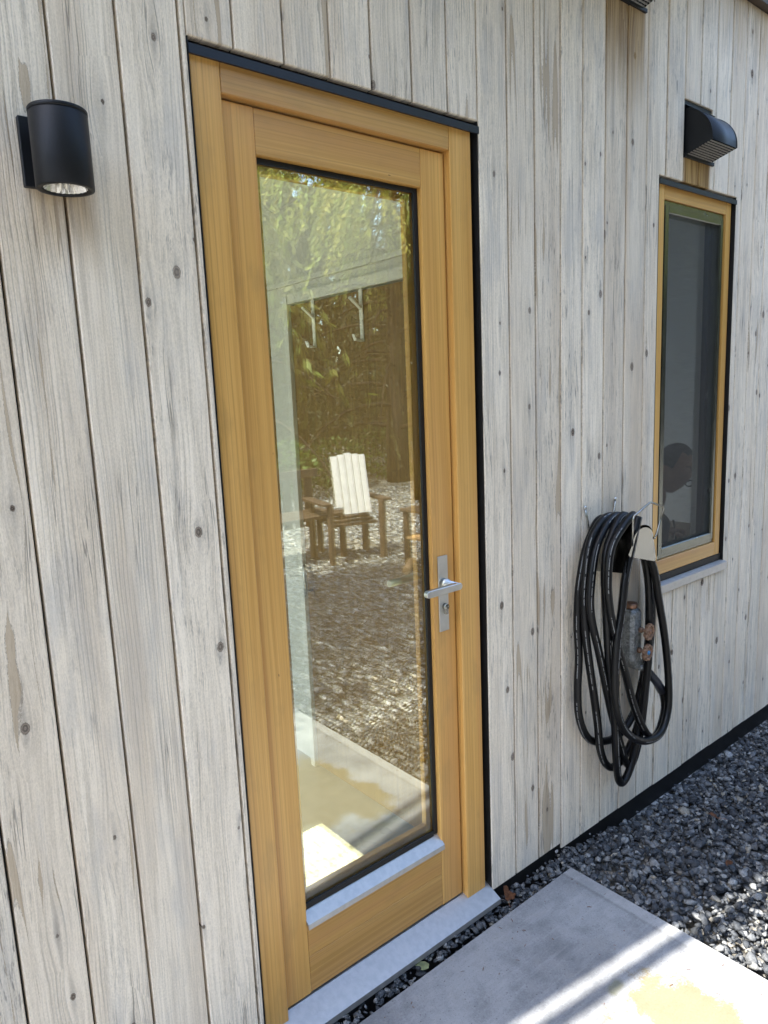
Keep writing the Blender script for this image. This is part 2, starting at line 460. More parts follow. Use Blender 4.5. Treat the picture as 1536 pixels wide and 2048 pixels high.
M['white'] = simple('white_plaster', (0.66, 0.65, 0.61), 0.8, 0.0, 0.2, 0.03, 5.0)
M['trimwhite'] = simple('white_trim_paint', (0.72, 0.71, 0.67), 0.45, 0.0, 0.4, 0.03, 8.0)
M['hookw'] = simple('pale_hook_metal', (0.82, 0.80, 0.74), 0.4, 0.0, 0.5, 0.05)
M['infloor'] = simple('polished_concrete', (0.33, 0.325, 0.31), 0.30, 0.0, 0.5, 0.18, 6.0)
M['jute'] = mat_jute()
M['concrete'] = mat_concrete()
M['stone'] = mat_stone()
M['ground'] = mat_ground()
M['leaf'] = mat_leaf()
M['bark'] = mat_bark()
M['drywhite'] = simple('sunned_white_paint', (0.62, 0.60, 0.58), 0.5, 0.0, 0.4, 0.06, 20.0)
M['darkwood'] = simple('dark_stained_wood', (0.060, 0.040, 0.026), 0.6, 0.0, 0.4, 0.3, 20.0)
M['tanwood'] = simple('bare_tan_wood', (0.48, 0.30, 0.15), 0.6, 0.0, 0.4, 0.15, 20.0)
M['deadleaf'] = simple('dead_leaf', (0.16, 0.065, 0.028), 0.6, 0.0, 0.4, 0.35, 60.0, 0.002, 90.0)
M['paleleaf'] = simple('pale_leaf', (0.30, 0.33, 0.16), 0.6, 0.0, 0.4, 0.25, 60.0, 0.002, 90.0)
M['skin'] = simple('skin', (0.46, 0.27, 0.19), 0.5, 0.0, 0.4, 0.08, 30.0)
M['hair'] = simple('grey_hair', (0.19, 0.165, 0.145), 0.7, 0.0, 0.3, 0.3, 160.0)
M['shirt'] = simple('dark_shirt', (0.045, 0.05, 0.065), 0.85, 0.0, 0.2, 0.15, 60.0)
M['reflector'] = simple('lamp_reflector', (0.78, 0.76, 0.70), 0.18, 1.0, 0.5, 0.03)
M['lens'] = simple('lamp_lens', (0.85, 0.85, 0.80), 0.1, 0.0, 0.5, 0.02)

# ------------------------------------------------------------------ mesh helpers
def link(name, me, mat, parent=None, loc=(0, 0, 0), **props):
    o = bpy.data.objects.new(name, me)
    COL.objects.link(o)
    if mat is not None and len(me.materials) == 0: me.materials.append(mat)
    o.location = loc
    if parent is not None: o.parent = parent
    for k, v in props.items(): o[k] = v
    return o

def bm_mesh(bm, name, smooth=False):
    bmesh.ops.recalc_face_normals(bm, faces=bm.faces)
    me = bpy.data.meshes.new(name)
    bm.to_mesh(me); bm.free()
    if smooth:
        for p in me.polygons: p.use_smooth = True
    return me

def add_box(bm, x0, x1, y0, y1, z0, z1):
    vs = [bm.verts.new((x, y, z)) for x in (x0, x1) for y in (y0, y1) for z in (z0, z1)]
    for f in ((0, 1, 3, 2), (4, 6, 7, 5), (0, 4, 5, 1), (2, 3, 7, 6), (0, 2, 6, 4), (1, 5, 7, 3)):
        bm.faces.new([vs[i] for i in f])
    return vs

def box(name, b, mat, parent=None, bev=0.0015, segs=1, **props):
    """box given as (x0,x1,y0,y1,z0,z1) in world space; origin at its middle"""
    x0, x1, y0, y1, z0, z1 = b
    c = ((x0 + x1) / 2, (y0 + y1) / 2, (z0 + z1) / 2)
    bm = bmesh.new()
    add_box(bm, x0 - c[0], x1 - c[0], y0 - c[1], y1 - c[1], z0 - c[2], z1 - c[2])
    if bev:
        bmesh.ops.bevel(bm, geom=list(bm.edges), offset=bev, segments=segs, affect='EDGES', profile=0.5)
    return link(name, bm_mesh(bm, name), mat, parent, rel(c, parent), **props)

def rel(c, parent):
    """place c (world) under a parent chain of unrotated objects"""
    v = Vector(c)
    p = parent
    while p is not None:
        v = v - Vector(p.location); p = p.parent
    return v

def prism(name, pts, y0, y1, mat, parent=None, axis='y', bev=0.0, smooth=False, **props):
    """outline pts in the plane across `axis`, extruded from y0 to y1"""
    bm = bmesh.new()
    def mk(a, b, t):
        return {'y': (a, t, b), 'x': (t, a, b), 'z': (a, b, t)}[axis]
    lo = [bm.verts.new(mk(a, b, y0)) for a, b in pts]
    hi = [bm.verts.new(mk(a, b, y1)) for a, b in pts]
    bm.faces.new(lo); bm.faces.new(hi)
    n = len(pts)
    for i in range(n):
        bm.faces.new((lo[i], lo[(i + 1) % n], hi[(i + 1) % n], hi[i]))
    if bev:
        bmesh.ops.bevel(bm, geom=list(bm.edges), offset=bev, segments=1, affect='EDGES')
    c = sum((v.co for v in bm.verts), Vector()) / len(bm.verts)
    for v in bm.verts: v.co -= c
    return link(name, bm_mesh(bm, name, smooth), mat, parent, rel(c, parent), **props)

def catmull(pts, per=10, closed=False):
    P = [Vector(p) for p in pts]; n = len(P); out = []
    rngn = n if closed else n - 1
    for i in range(rngn):
        g = (lambda k: P[k % n]) if closed else (lambda k: P[min(max(k, 0), n - 1)])
        p0, p1, p2, p3 = g(i - 1), g(i), g(i + 1), g(i + 2)
        for k in range(per):
            t = k / per
            out.append(0.5 * ((2 * p1) + (p2 - p0) * t + (2 * p0 - 5 * p1 + 4 * p2 - p3) * t * t + (3 * p1 - p0 - 3 * p2 + p3) * t ** 3))
    if not closed: out.append(P[-1].copy())
    return out

def add_tube(bm, path, r, seg=8, caps=True, uv=None, closed=False):
    path = [Vector(p) for p in path]; n = len(path)
    rr = r if isinstance(r, (list, tuple)) else [r] * n
    T0 = (path[1] - path[0]).normalized()
    ref = Vector((0, 0, 1)) if abs(T0.z) < 0.9 else Vector((1, 0, 0))
    N = (ref - T0 * ref.dot(T0)).normalized()
    rings = []; L = 0.0; lens = []
    for i, p in enumerate(path):
        if closed: T = path[(i + 1) % n] - path[i - 1]
        elif i == 0: T = path[1] - path[0]
        elif i == n - 1: T = path[-1] - path[-2]
        else: T = path[i + 1] - path[i - 1]
        T.normalize()
        N = (N - T * N.dot(T)).normalized(); B = T.cross(N)
        if i: L += (path[i] - path[i - 1]).length
        lens.append(L)
        rings.append([bm.verts.new(p + (N * math.cos(a) + B * math.sin(a)) * rr[i]) for a in [2 * math.pi * k / seg for k in range(seg)]])
    lay = bm.loops.layers.uv.verify() if uv else None
    for i in range(n if closed else n - 1):
        j = (i + 1) % n
        for k in range(seg):
            k2 = (k + 1) % seg
            f = bm.faces.new((rings[i][k], rings[i][k2], rings[j][k2], rings[j][k]))
            f.smooth = True
            if lay:
                for lp, (u, v) in zip(f.loops, ((lens[i], k / seg), (lens[i], (k + 1) / seg), (lens[j], (k + 1) / seg), (lens[j], k / seg))):
                    lp[lay].uv = (u, v)
    if caps and not closed:
        bm.faces.new(rings[0][::-1]); bm.faces.new(rings[-1])
    return rings

def tube(name, path, r, mat, parent=None, seg=8, uv=None, closed=False, **props):
    bm = bmesh.new()
    add_tube(bm, path, r, seg, True, uv, closed)
    if uv:
        me = bpy.data.meshes.new(name); bm.to_mesh(me); bm.free()
    else:
        me = bm_mesh(bm, name)
    return link(name, me, mat, parent, rel((0, 0, 0), parent), **props)

def lathe(name, prof, mat, parent=None, center=(0, 0, 0), axis='z', seg=32, smooth=True, cap0=True, **props):
    """profile of (radius, height) turned about an axis"""
    bm = bmesh.new(); rings = []
    for r, h in prof:
        ring = []
        for k in range(seg):
            a = 2 * math.pi * k / seg
            p = (r * math.cos(a), r * math.sin(a), h)
            if axis == 'y': p = (p[0], -p[2], p[1])
            ring.append(bm.verts.new(p))
        rings.append(ring)
    for a, b in zip(rings[:-1], rings[1:]):
        for k in range(seg):
            f = bm.faces.new((a[k], a[(k + 1) % seg], b[(k + 1) % seg], b[k])); f.smooth = smooth
    if cap0 and prof[0][0] > 1e-6: bm.faces.new(rings[0][::-1])
    if prof[-1][0] > 1e-6: bm.faces.new(rings[-1])
    bmesh.ops.remove_doubles(bm, verts=bm.verts, dist=1e-6)
    return link(name, bm_mesh(bm, name), mat, parent, rel(center, parent), **props)

def thing(name, label, cat, loc=(0, 0, 0), group=None):
    o = bpy.data.objects.new(name, None)
    COL.objects.link(o)
    o.location = loc; o.empty_display_size = 0.1
    o['label'] = label; o['category'] = cat; o['kind'] = 'thing'
    if group: o['group'] = group
    return o

def tag(o, label=None, cat=None, group=None, kind='thing'):
    if label: o['label'] = label
    if cat: o['category'] = cat
    if group: o['group'] = group
    o['kind'] = kind
    return o

def mesh_np(name, verts, faces, tones=None, mat=None, smooth=False):
    """verts (n,3), faces (m,k) arrays; tones (n,3) vertex colours"""
    me = bpy.data.meshes.new(name)
    nv, (nf, k) = len(verts), faces.shape
    me.vertices.add(nv); me.vertices.foreach_set('co', np.asarray(verts, np.float32).ravel())
    me.loops.add(nf * k); me.loops.foreach_set('vertex_index', faces.astype(np.int32).ravel())
    me.polygons.add(nf); me.polygons.foreach_set('loop_start', np.arange(0, nf * k, k, dtype=np.int32))
    if tones is not None:
        at = me.color_attributes.new('tone', 'FLOAT_COLOR', 'POINT')
        at.data.foreach_set('color', np.concatenate([tones, np.ones((nv, 1))], 1).astype(np.float32).ravel())
    me.update(calc_edges=True)
    if mat: me.materials.append(mat)
    return me

# ------------------------------------------------------------------ ground, slab
bm = bmesh.new()
S = 70
vs = [bm.verts.new(p) for p in ((-S, -S, -0.075), (S, -S, -0.075), (S, S, -0.075), (-S, S, -0.075))]
bm.faces.new(vs)
tag(link('ground', bm_mesh(bm, 'ground'), M['ground']), 'grey gravelled ground of the yard', None, None, 'structure')

bm = bmesh.new()
add_box(bm, -0.9, 1.775, -2.6, -0.066, -0.14, 0.0)
bmesh.ops.bevel(bm, geom=[e for e in bm.edges if all(v.co.z > -0.01 for v in e.verts)] , offset=0.006, segments=2, affect='EDGES')
tag(link('concrete_slab', bm_mesh(bm, 'concrete_slab'), M['concrete']), 'pale concrete slab in front of the door', None, None, 'structure')

# ------------------------------------------------------------------ house: planks
DO = (0.672, 1.466, 0.0, 2.234)      # door opening x0,x1,z0,z1
WO = (2.350, 2.907, 0.812, 2.237)    # window opening
VO = (2.501, 2.700, 2.319, 2.505)    # recess of the lower vent hood
VU = (2.035, 2.238, 2.699, 2.885)    # recess of the upper vent hood
house = thing('timber_house', 'house wall of weathered grey vertical boards round the door and window', 'house')
edges = [0.19 - 0.1152 * k for k in range(9, 0, -1)] + [0.19, 0.305, 0.4195, 0.538, 0.658, 0.672, 0.7706, 0.887, 1.004, 1.1195, 1.242, 1.359, 1.466,
         1.58, 1.696, 1.813, 1.920, 2.0375, 2.153, 2.269, 2.390, 2.504, 2.612, 2.725, 2.837, 2.947, 3.054]
edges += [3.054 + 0.1115 * k for k in range(1, 14)]
WALL_TOP = 2.93

def plank(poly, **props):
    """one board: axis-aligned outline (anticlockwise, x/z), thickness 19 mm, eased front edges"""
    e = 0.0022; n = len(poly)
    xs = [p[0] for p in poly]
    cx = (min(xs) + max(xs)) / 2
    y_off = random.uniform(-0.0008, 0.0008)
    def inset(d):
        out = []
        for i in range(n):
            p, a, b = Vector(poly[i]), Vector(poly[i - 1]), Vector(poly[(i + 1) % n])
            d1 = (p - a).normalized(); d2 = (b - p).normalized()
            n1 = Vector((-d1.y, d1.x)); n2 = Vector((-d2.y, d2.x))
            out.append(p + (n1 + n2) * d)
        return out
    bm = bmesh.new()
    fr = [bm.verts.new((p.x - cx, y_off, p.y)) for p in inset(e)]
    sd = [bm.verts.new((p[0] - cx, y_off + e, p[1])) for p in poly]
    bk = [bm.verts.new((p[0] - cx, 0.0185, p[1])) for p in poly]
    bm.faces.new(fr)
    bm.faces.new(bk[::-1])
    for i in range(n):
        j = (i + 1) % n
        bm.faces.new((fr[i], fr[j], sd[j], sd[i]))
        bm.faces.new((sd[i], sd[j], bk[j], bk[i]))
    o = link('plank', bm_mesh(bm, 'plank'), M['plank'], house, (cx, 0, 0))
    pr = dict(knots=random.choice((0.4, 0.6, 0.7, 0.85)), chip=random.choice((0, 0, 0, 0.5, 0.9)), warm=random.uniform(0.05, 0.5),
              dirt=random.uniform(0.5, 1.0), tone=random.uniform(0.92, 1.06))
    pr.update(props)
    for k, v in pr.items(): o[k] = float(v)
    return o

def cuts(x0, x1, z0, z1):
    """the board x0..x1 minus the openings, as outlines"""
    parts = [[(x0, z0), (x1, z0), (x1, z1), (x0, z1)]]
    ops = []
    for (a, b, c, d) in (DO, WO, VO, VU):
        if x1 > a + 1e-4 and x0 < b - 1e-4: ops.append((max(a, x0), min(b, x1), c, d))
    ops.sort(key=lambda o: o[2])
    if not ops: return parts
    full = [o for o in ops if o[0] <= x0 + 0.003 and o[1] >= x1 - 0.003]
    spans = []; lo = z0
    for o in full:
        if o[2] > lo + 0.005: spans.append((lo, o[2]))
        lo = o[3]
    spans.append((lo, z1))
    out = []
    for (a, b) in spans:
        if b - a < 0.02: continue
        left, right = [], []
        for o in ops:
            if o in full: continue
            c, d = max(o[2], a), min(o[3], b)
            if d <= c: continue
            (left if o[0] <= x0 + 1e-4 else right).append((o, c, d))
        pts = [(x0, a), (x1, a)]
        for o, c, d in right:
            pts += [(x1, c), (o[0], c), (o[0], d), (x1, d)]
        pts += [(x1, b), (x0, b)]
        for o, c, d in reversed(left):
            pts += [(x0, d), (o[1], d), (o[1], c), (x0, c)]
        q = []
        for p in pts:
            if not q or (abs(p[0] - q[-1][0]) + abs(p[1] - q[-1][1])) > 1e-6: q.append(p)
        if abs(q[0][0] - q[-1][0]) + abs(q[0][1] - q[-1][1]) < 1e-6: q.pop()
        out.append(q)
    return out

look = {   # boards one can compare with the photograph, by left edge
    0.19: dict(chip=0.9, knots=0.75, warm=0.25, dirt=0.5), 0.305: dict(chip=1.0, knots=0.45, warm=0.35, dirt=0.4),
    0.4195: dict(chip=0.0, knots=0.08, warm=0.45, dirt=0.25, tone=1.0), 0.538: dict(chip=0.0, knots=0.85, warm=0.12, dirt=0.75, tone=1.05),
    0.658: dict(chip=0.0, knots=0.3, warm=0.1, dirt=0.9), 1.466: dict(chip=0.0, knots=0.6, warm=0.2, tone=1.02),
    1.58: dict(chip=0.7, knots=0.35, warm=0.2), 1.696: dict(chip=1.0, knots=0.1, warm=0.45, tone=0.97), 1.813: dict(chip=0.0, knots=0.6, warm=0.1, dirt=1.0, tone=1.04),
    1.92: dict(chip=0.0, knots=0.6, warm=0.15, tone=1.05), 2.153: dict(chip=0.0, knots=0.45, warm=0.6, tone=0.96),
}
GAP = 0.0054
for a, b in zip(edges[:-1], edges[1:]):
    g = (GAP if a < 1.5 else 0.0064) * random.uniform(0.8, 1.2) / 2
    zb = 0.031 if a < 1.75 else 0.010
    if a > 1.9: zb += random.uniform(-0.002, 0.002)
    x0, x1 = a + g, b - g
    if abs(a - 0.658) < 1e-3: x1 = 0.6705
    if abs(a - 0.672) < 1e-3: x0 = 0.6725
    for poly in cuts(x0, x1, zb, WALL_TOP):
        plank(poly, **look.get(round(a, 4), {}))

# sheathing behind the boards, wall core, base flashing, roof
def ring_boxes(bm, y0, y1, x0, x1, z0, z1):
    D, W = (0.672, 1.4655, -1, 2.2335), (2.3505, 2.9065, 0.8115, 2.2365)
    add_box(bm, x0, D[0], y0, y1, z0, z1)
    add_box(bm, D[0], D[1], y0, y1, D[3], z1)
    add_box(bm, D[1], W[0], y0, y1, z0, z1)
    add_box(bm, W[0], W[1], y0, y1, z0, W[2])
    add_box(bm, W[0], W[1], y0, y1, W[3], z1)
    add_box(bm, W[1], x1, y0, y1, z0, z1)
bm = bmesh.new(); ring_boxes(bm, 0.0195, 0.030, -0.84, 4.50, 0.05, 2.925)
link('sheathing', bm_mesh(bm, 'sheathing'), M['gasket'], house)
bm = bmesh.new(); ring_boxes(bm, 0.0305, 0.145, -2.1, 5.3, -0.1, 2.925)
link('wall_core', bm_mesh(bm, 'wall_core'), M['white'], house)
bm = bmesh.new()
add_box(bm, -0.84, 0.672, 0.0075, 0.019, -0.14, 0.048); add_box(bm, 1.466, 4.50, 0.0075, 0.019, -0.14, 0.048)
link('base_flashing', bm_mesh(bm, 'base_flashing'), M['gasket'], house)
# black lining of the openings
for nm, (a, b, c, d) in (('door', DO), ('win', WO)):
    zt = d - 0.001
    zb = 0.02 if nm == 'door' else c + 0.001
    box('reveal_trim', (a + 0.0005, a + 0.002, 0.0012, 0.12, zb, zt), M['gasket'], house, 0)
    box('reveal_trim', (b - 0.002, b - 0.0005, 0.0012, 0.12, zb, zt), M['gasket'], house, 0)
# roof: deck with added sun openings; eave flared out of view to shadow the slab
SK = (-1.10, -0.497, 0.436, 0.972)  # unseen roof hole added to throw sun on the doormat
Z0, Z1 = 2.932, 2.985
bm = bmesh.new()
add_box(bm, -2.3, SK[0], 0.0005, 3.5, Z0, Z1); add_box(bm, SK[1], 2.2, 0.0005, 3.5, Z0, Z1); add_box(bm, 3.0, 6.0, 0.0005, 3.5, Z0, Z1)
add_box(bm, 2.2, 3.0, 0.0005, 1.7, Z0, Z1); add_box(bm, 2.2, 3.0, 2.7, 3.5, Z0, Z1)  # second unseen hole added so sun brightens the window room
add_box(bm, SK[0], SK[1], 0.0005, SK[2], Z0, Z1); add_box(bm, SK[0], SK[1], SK[3], 3.5, Z0, Z1)
link('roof_deck', bm_mesh(bm, 'roof_deck'), M['flash'], house)
pts = [(-0.70, 0.0), (-0.60, -0.0144), (0.0, -0.1008), (1.2, -0.2736), (2.1, -0.403), (2.6, -0.10), (2.75, -0.03), (6.0, -0.03), (6.0, 0.0)]  # flared part is shaped to set the shadow edge
prism('eave', pts, 2.931, 2.99, M['darkwood'], house, axis='z')
# unseen round rail added off the eave to cast the slab's dark stripe
tube('shadow_rail', [(-0.9, -0.0257, 2.925), (-0.29, -0.1135, 2.925), (1.0, -0.299, 2.925), (2.05, -0.450, 2.925)], 0.0235, M['flash'], house, 10)
box('sun_opening_curb', (SK[0] - 0.05, SK[0] - 0.002, SK[2] - 0.05, SK[3] + 0.05, Z1 + 0.001, Z1 + 0.04), M['flash'], house, 0)  # curb of the added sun opening
box('sun_opening_curb', (SK[1] + 0.002, SK[1] + 0.05, SK[2] - 0.05, SK[3] + 0.05, Z1 + 0.001, Z1 + 0.04), M['flash'], house, 0)

# ------------------------------------------------------------------ interior
def struct(name, b, mat, label):
    return tag(box(name, b, mat, None, 0), label, None, None, 'structure')
struct('interior_floor', (-2.1, 5.3, 0.121, 3.3, -0.05, 0.020), M['infloor'], 'grey polished floor inside the house')
struct('interior_wall', (1.53, 1.60, 0.146, 3.3, 0.021, 2.93), M['white'], 'white inside wall seen through the glass door')
struct('back_wall', (-2.1, 2.9, 3.31, 3.4, 0.0, 2.93), M['white'], 'white back wall of the hall')
struct('side_wall', (-2.2, -2.11, 0.146, 3.3, 0.0, 0.12), M['white'], 'low unseen white wall at the left end of the hall, open above to let sun in')  # kept low so that added sun brightens the hall
struct('room_wall', (4.75, 4.85, 0.146, 3.3, 0.0, 2.93), M['white'], 'blue grey wall behind the seated person')
bm = bmesh.new()
add_box(bm, 2.901, 3.0, 3.31, 3.4, 0.0, 2.93); add_box(bm, 3.0, 4.6, 3.31, 3.4, 0.0, 0.5)  # unseen opening added in this wall to brighten the room
add_box(bm, 3.0, 4.6, 3.31, 3.4, 2.7, 2.93); add_box(bm, 4.6, 4.74, 3.31, 3.4, 0.0, 2.93)
tag(link('rear_wall', bm_mesh(bm, 'rear_wall'), M['white']), 'white rear wall of the room with the seated person', None, None, 'structure')

closet = thing('closet_door', 'brown wood closet door in a white frame inside the glass door', 'closet door', (1.52, 0.62, 0.021))
box('panel', (1.512, 1.528, 0.20, 1.012, 0.03, 1.893), M['veneer'], closet, 0.001)
box('door_jamb', (1.498, 1.529, 1.016, 1.046, 0.021, 1.935), M['trimwhite'], closet, 0.001)
box('door_header', (1.500, 1.529, 0.20, 1.015, 1.899, 1.935), M['trimwhite'], closet, 0.001)
ph = tube('pull_handle', [(1.478, 0.975, 0.775), (1.478, 0.975, 0.905)], 0.0065, M['steel'], closet, 10)
tube('handle_post', [(1.478, 0.975, 0.795), (1.513, 0.975, 0.795)], 0.0045, M['steel'], ph, 8)
tube('handle_post', [(1.478, 0.975, 0.885), (1.513, 0.975, 0.885)], 0.0045, M['steel'], ph, 8)
hd = box('head_trim', (1.518, 1.529, 0.20, 1.32, 1.972, 1.990), M['trimwhite'], closet, 0.001)

def coat_hook(yc, label):
    t = thing('coat_hook', label, 'coat hook', (1.509, yc, 1.895), 'hooks over the closet door')
    w = 0.009
    box('strap', (1.5065, 1.5105, yc - w, yc + w, 1.728, 1.898), M['hookw'], t, 0.0006)
    box('top_clip', (1.5065, 1.530, yc - w, yc + w, 1.8985, 1.9005), M['hookw'], t, 0)
    prism('upper_prong', [(1.5060, 1.838), (1.5060, 1.832), (1.462, 1.866), (1.464, 1.871)], yc - w * 0.8, yc + w * 0.8, M['hookw'], t)
    prism('lower_prong', [(1.5060, 1.728), (1.5060, 1.733), (1.482, 1.737), (1.474, 1.752), (1.470, 1.751), (1.478, 1.731)], yc - w * 0.8, yc + w * 0.8, M['hookw'], t)
    return t
coat_hook(0.857, 'pale metal hook over the closet door nearer its pull handle')
coat_hook(0.575, 'pale metal hook over the closet door farther from its pull handle')

mat_ = box('doormat', (0.70, 1.285, 0.135, 0.655, 0.021, 0.033), M['jute'], None, 0.003)
tag(mat_, 'pale yellowish woven doormat on the floor just inside the door', 'doormat')

# ------------------------------------------------------------------ glass door
door = thing('entry_door', 'honey coloured wooden entry door with one tall glass pane', 'door', (1.07, 0.03, 0.03))
fv, fh = M['firv'], M['firh']
box('door_jamb', (0.679, 0.7425, 0.012, 0.120, 0.030, 2.214), fv, door, 0.0018)
box('door_jamb', (1.3735, 1.4500, 0.012, 0.120, 0.040, 2.214), fv, door, 0.0018)
box('door_head', (0.7435, 1.3725, 0.0128, 0.120, 2.152, 2.214), fh, door, 0.0018)
fl = box('head_flashing', (0.674, 1.4645, 0.0055, 0.060, 2.217, 2.2215), M['flash'], door, 0)
box('drip_edge', (0.674, 1.4700, -0.0005, 0.0052, 2.204, 2.2213), M['flash'], fl, 0)
ST0, ST1, SR0, SR1 = 0.7475, 0.8220, 1.2880, 1.3670
box('stile', (ST0, ST1, 0.030, 0.075, 0.062, 2.147), fv, door, 0.0012)
box('stile', (SR0, SR1, 0.030, 0.075, 0.062, 2.147), fv, door, 0.0012)
box('top_rail', (ST1 + 0.0006, SR0 - 0.0006, 0.0304, 0.075, 2.056, 2.147), fh, door, 0.0012)
box('bottom_rail', (ST1 + 0.0006, SR0 - 0.0006, 0.0304, 0.075, 0.1640, 0.2550), fh, door, 0.0009)
box('bottom_rail', (ST1 + 0.0006, SR0 - 0.0006, 0.0304, 0.075, 0.0640, 0.1632), fh, door, 0.0009)
# small mould on the inner edge of the left stile
box('glazing_stop', (0.8225, 0.8290, 0.0400, 0.0505, 0.290, 2.055), fv, door, 0.001)
GX0, GX1, GZ0, GZ1 = 0.8265, 1.2835, 0.275, 2.0545
box('glass_pane', (GX0, GX1, 0.0520, 0.0640, GZ0, GZ1), M['glass'], door, 0)
gk = 0.011
box('gasket', (1.2835 - gk, 1.2875, 0.0440, 0.0515, 0.288, 2.0555), M['gasket'], door, 0.001)
box('gasket', (0.8295, 1.2722, 0.0440, 0.0515, 2.0440, 2.0555), M['gasket'], door, 0.001)
box('gasket', (0.8295, 1.2722, 0.0440, 0.0515, 0.284, 0.300), M['gasket'], door, 0.001)
bw = 0.026
box('glazing_bead', (1.2875 - bw, 1.2875, 0.0645, 0.082, 0.28, 2.0555), fv, door, 0.001)
box('glazing_bead', (0.8225, 0.8225 + bw, 0.0645, 0.082, 0.28, 2.0555), fv, door, 0.001)
box('glazing_bead', (0.8225 + bw, 1.2875 - bw, 0.0645, 0.082, 2.0555 - bw, 2.0552), fh, door, 0.001)
box('glazing_bead', (0.8225 + bw, 1.2875 - bw, 0.0645, 0.082, 0.258, 0.258 + bw + 0.03), fh, door, 0.001)
# sloping metal drip strip along the foot of the glass
prism('drip_strip', [(0.0510, 0.2860), (0.0510, 0.2565), (0.0225, 0.2565), (0.0205, 0.2480), (0.0180, 0.2480), (0.0195, 0.2615)], 0.8200, 1.2905, M['alu'], door, axis='x')
# threshold
prism('threshold', [(0.118, 0.0585), (0.030, 0.0565), (-0.036, 0.0265), (-0.036, 0.010), (-0.032, 0.010), (-0.030, 0.020), (0.030, 0.045), (0.118, 0.045)],
      0.6735, 1.4645, M['alu'], door, axis='x')
box('door_sweep', (ST0, SR1, 0.036, 0.070, 0.0588, 0.0625), M['gasket'], door, 0)
prism('sill_shim', [(0.116, 0.044), (0.028, 0.042), (-0.026, 0.016), (-0.026, -0.12), (0.116, -0.12)], 0.6735, 1.4645, M['gasket'], door, axis='x')

# handle set
hp = box('handle_plate', (1.3035, 1.3395, 0.0255, 0.0298, 0.897, 1.110), M['steel'], door, 0.0006)
lathe('spindle', [(0.0135, 0.0), (0.0135, 0.016), (0.0098, 0.0165), (0.0098, 0.058)], M['steel'], hp, (1.3215, 0.0252, 1.035), 'y', 20)
lv = bmesh.new()
# lever: flat-sided bar with rounded ends, running towards the glass
hh = 0.0095
pts = []
x_in, x_out = 1.3245, 1.2130
for k in range(9):
    a = -math.pi / 2 + math.pi * k / 8
    pts.append((x_in + hh * math.cos(a), 1.035 + hh * math.sin(a)))
for k in range(9):
    a = math.pi / 2 + math.pi * k / 8
    pts.append((x_out + hh * math.cos(a), 1.035 + hh * math.sin(a)))
lv.free()
prism('lever', pts, -0.036, -0.022, M['steel'], hp, bev=0.0012)
cyl = lathe('lock_cylinder', [(0.0085, 0.0), (0.0085, 0.010), (0.0076, 0.011), (0.0, 0.011)], M['chrome'], hp, (1.3235, 0.0254, 0.968), 'y', 20)
box('cylinder_tail', (1.3188, 1.3282, 0.0150, 0.0254, 0.9465, 0.965), M['chrome'], hp, 0.002, 2)
box('keyhole', (1.3228, 1.3242, 0.0140, 0.0143, 0.9635, 0.9725), M['gasket'], hp, 0)
# lever on the room side
hb = box('inside_plate', (1.3035, 1.3395, 0.0752, 0.0790, 0.897, 1.110), M['steel'], door, 0.0006)
tube('inside_spindle', [(1.3215, 0.079, 1.035), (1.3215, 0.128, 1.035)], 0.0098, M['steel'], hb, 14)
tube('inside_lever', [(1.330, 0.128, 1.035), (1.212, 0.128, 1.035)], 0.0095, M['steel'], hb, 14)

# ------------------------------------------------------------------ window
win = thing('casement_window', 'narrow upright window in a honey wood frame with dark screened sash', 'window', (2.63, 0.012, 0.84))
a, b = 2.357, 2.891
box('window_jamb', (a, 2.4050, 0.012, 0.0765, 0.842, 2.221), fv, win, 0.0015)
box('window_jamb', (2.8520, b, 0.012, 0.0765, 0.842, 2.221), fv, win, 0.0015)
box('window_head', (2.4056, 2.8514, 0.0125, 0.0765, 2.171, 2.221), fh, win, 0.0015)
box('window_sill', (2.4056, 2.8514, 0.0125, 0.0765, 0.842, 0.897), fh, win, 0.0015)
wf = box('head_flashing', (2.353, 2.9045, 0.0055, 0.050, 2.2235, 2.2275), M['flash'], win, 0)
box('drip_edge', (2.353, 2.9110, -0.0005, 0.0052, 2.211, 2.2273), M['flash'], wf, 0)
prism('sill_flashing', [(0.0095, 0.8145), (0.0095, 0.8115), (-0.011, 0.8060), (-0.011, 0.7800), (-0.0040, 0.7745), (-0.0052, 0.7730), (-0.0128, 0.7785), (-0.0128, 0.8075)],
      2.3460, 2.9140, M['alu'], win, axis='x')
sx0, sx1, sz0, sz1, sw, sr = 2.4066, 2.8504, 0.8985, 2.1695, 0.040, 0.026
for nm, bb in (('sash_stile', (sx0, sx0 + sw, sz0, sz1)), ('sash_stile', (sx1 - sr, sx1, sz0, sz1)),
               ('sash_rail', (sx0 + sw + 0.0004, sx1 - sr - 0.0004, sz1 - sw, sz1)), ('sash_rail', (sx0 + sw + 0.0004, sx1 - sr - 0.0004, sz0, sz0 + sw))):
    o = box(nm, (bb[0], bb[1], 0.020, 0.062, bb[2], bb[3]), M['sash'], win, 0.0012)
    # inner screen-frame lip, its own slightly raised profile
    ins = 0.015
    if nm == 'sash_stile':
        xx = (bb[0] + ins, bb[1] - 0.001) if bb[0] < 2.6 else (bb[0] + 0.001, bb[1] - 0.010)
        box('screen_frame', (xx[0], xx[1], 0.0165, 0.0198, sz0 + ins, sz1 - ins), M['sash'], o, 0.001)
    else:
        zz = (bb[2] + 0.001, bb[3] - ins) if bb[3] > 2 else (bb[2] + ins, bb[3] - 0.001)
        box('screen_frame', (bb[0], bb[1], 0.0165, 0.0198, zz[0], zz[1]), M['sash'], o, 0.001)
bm = bmesh.new()
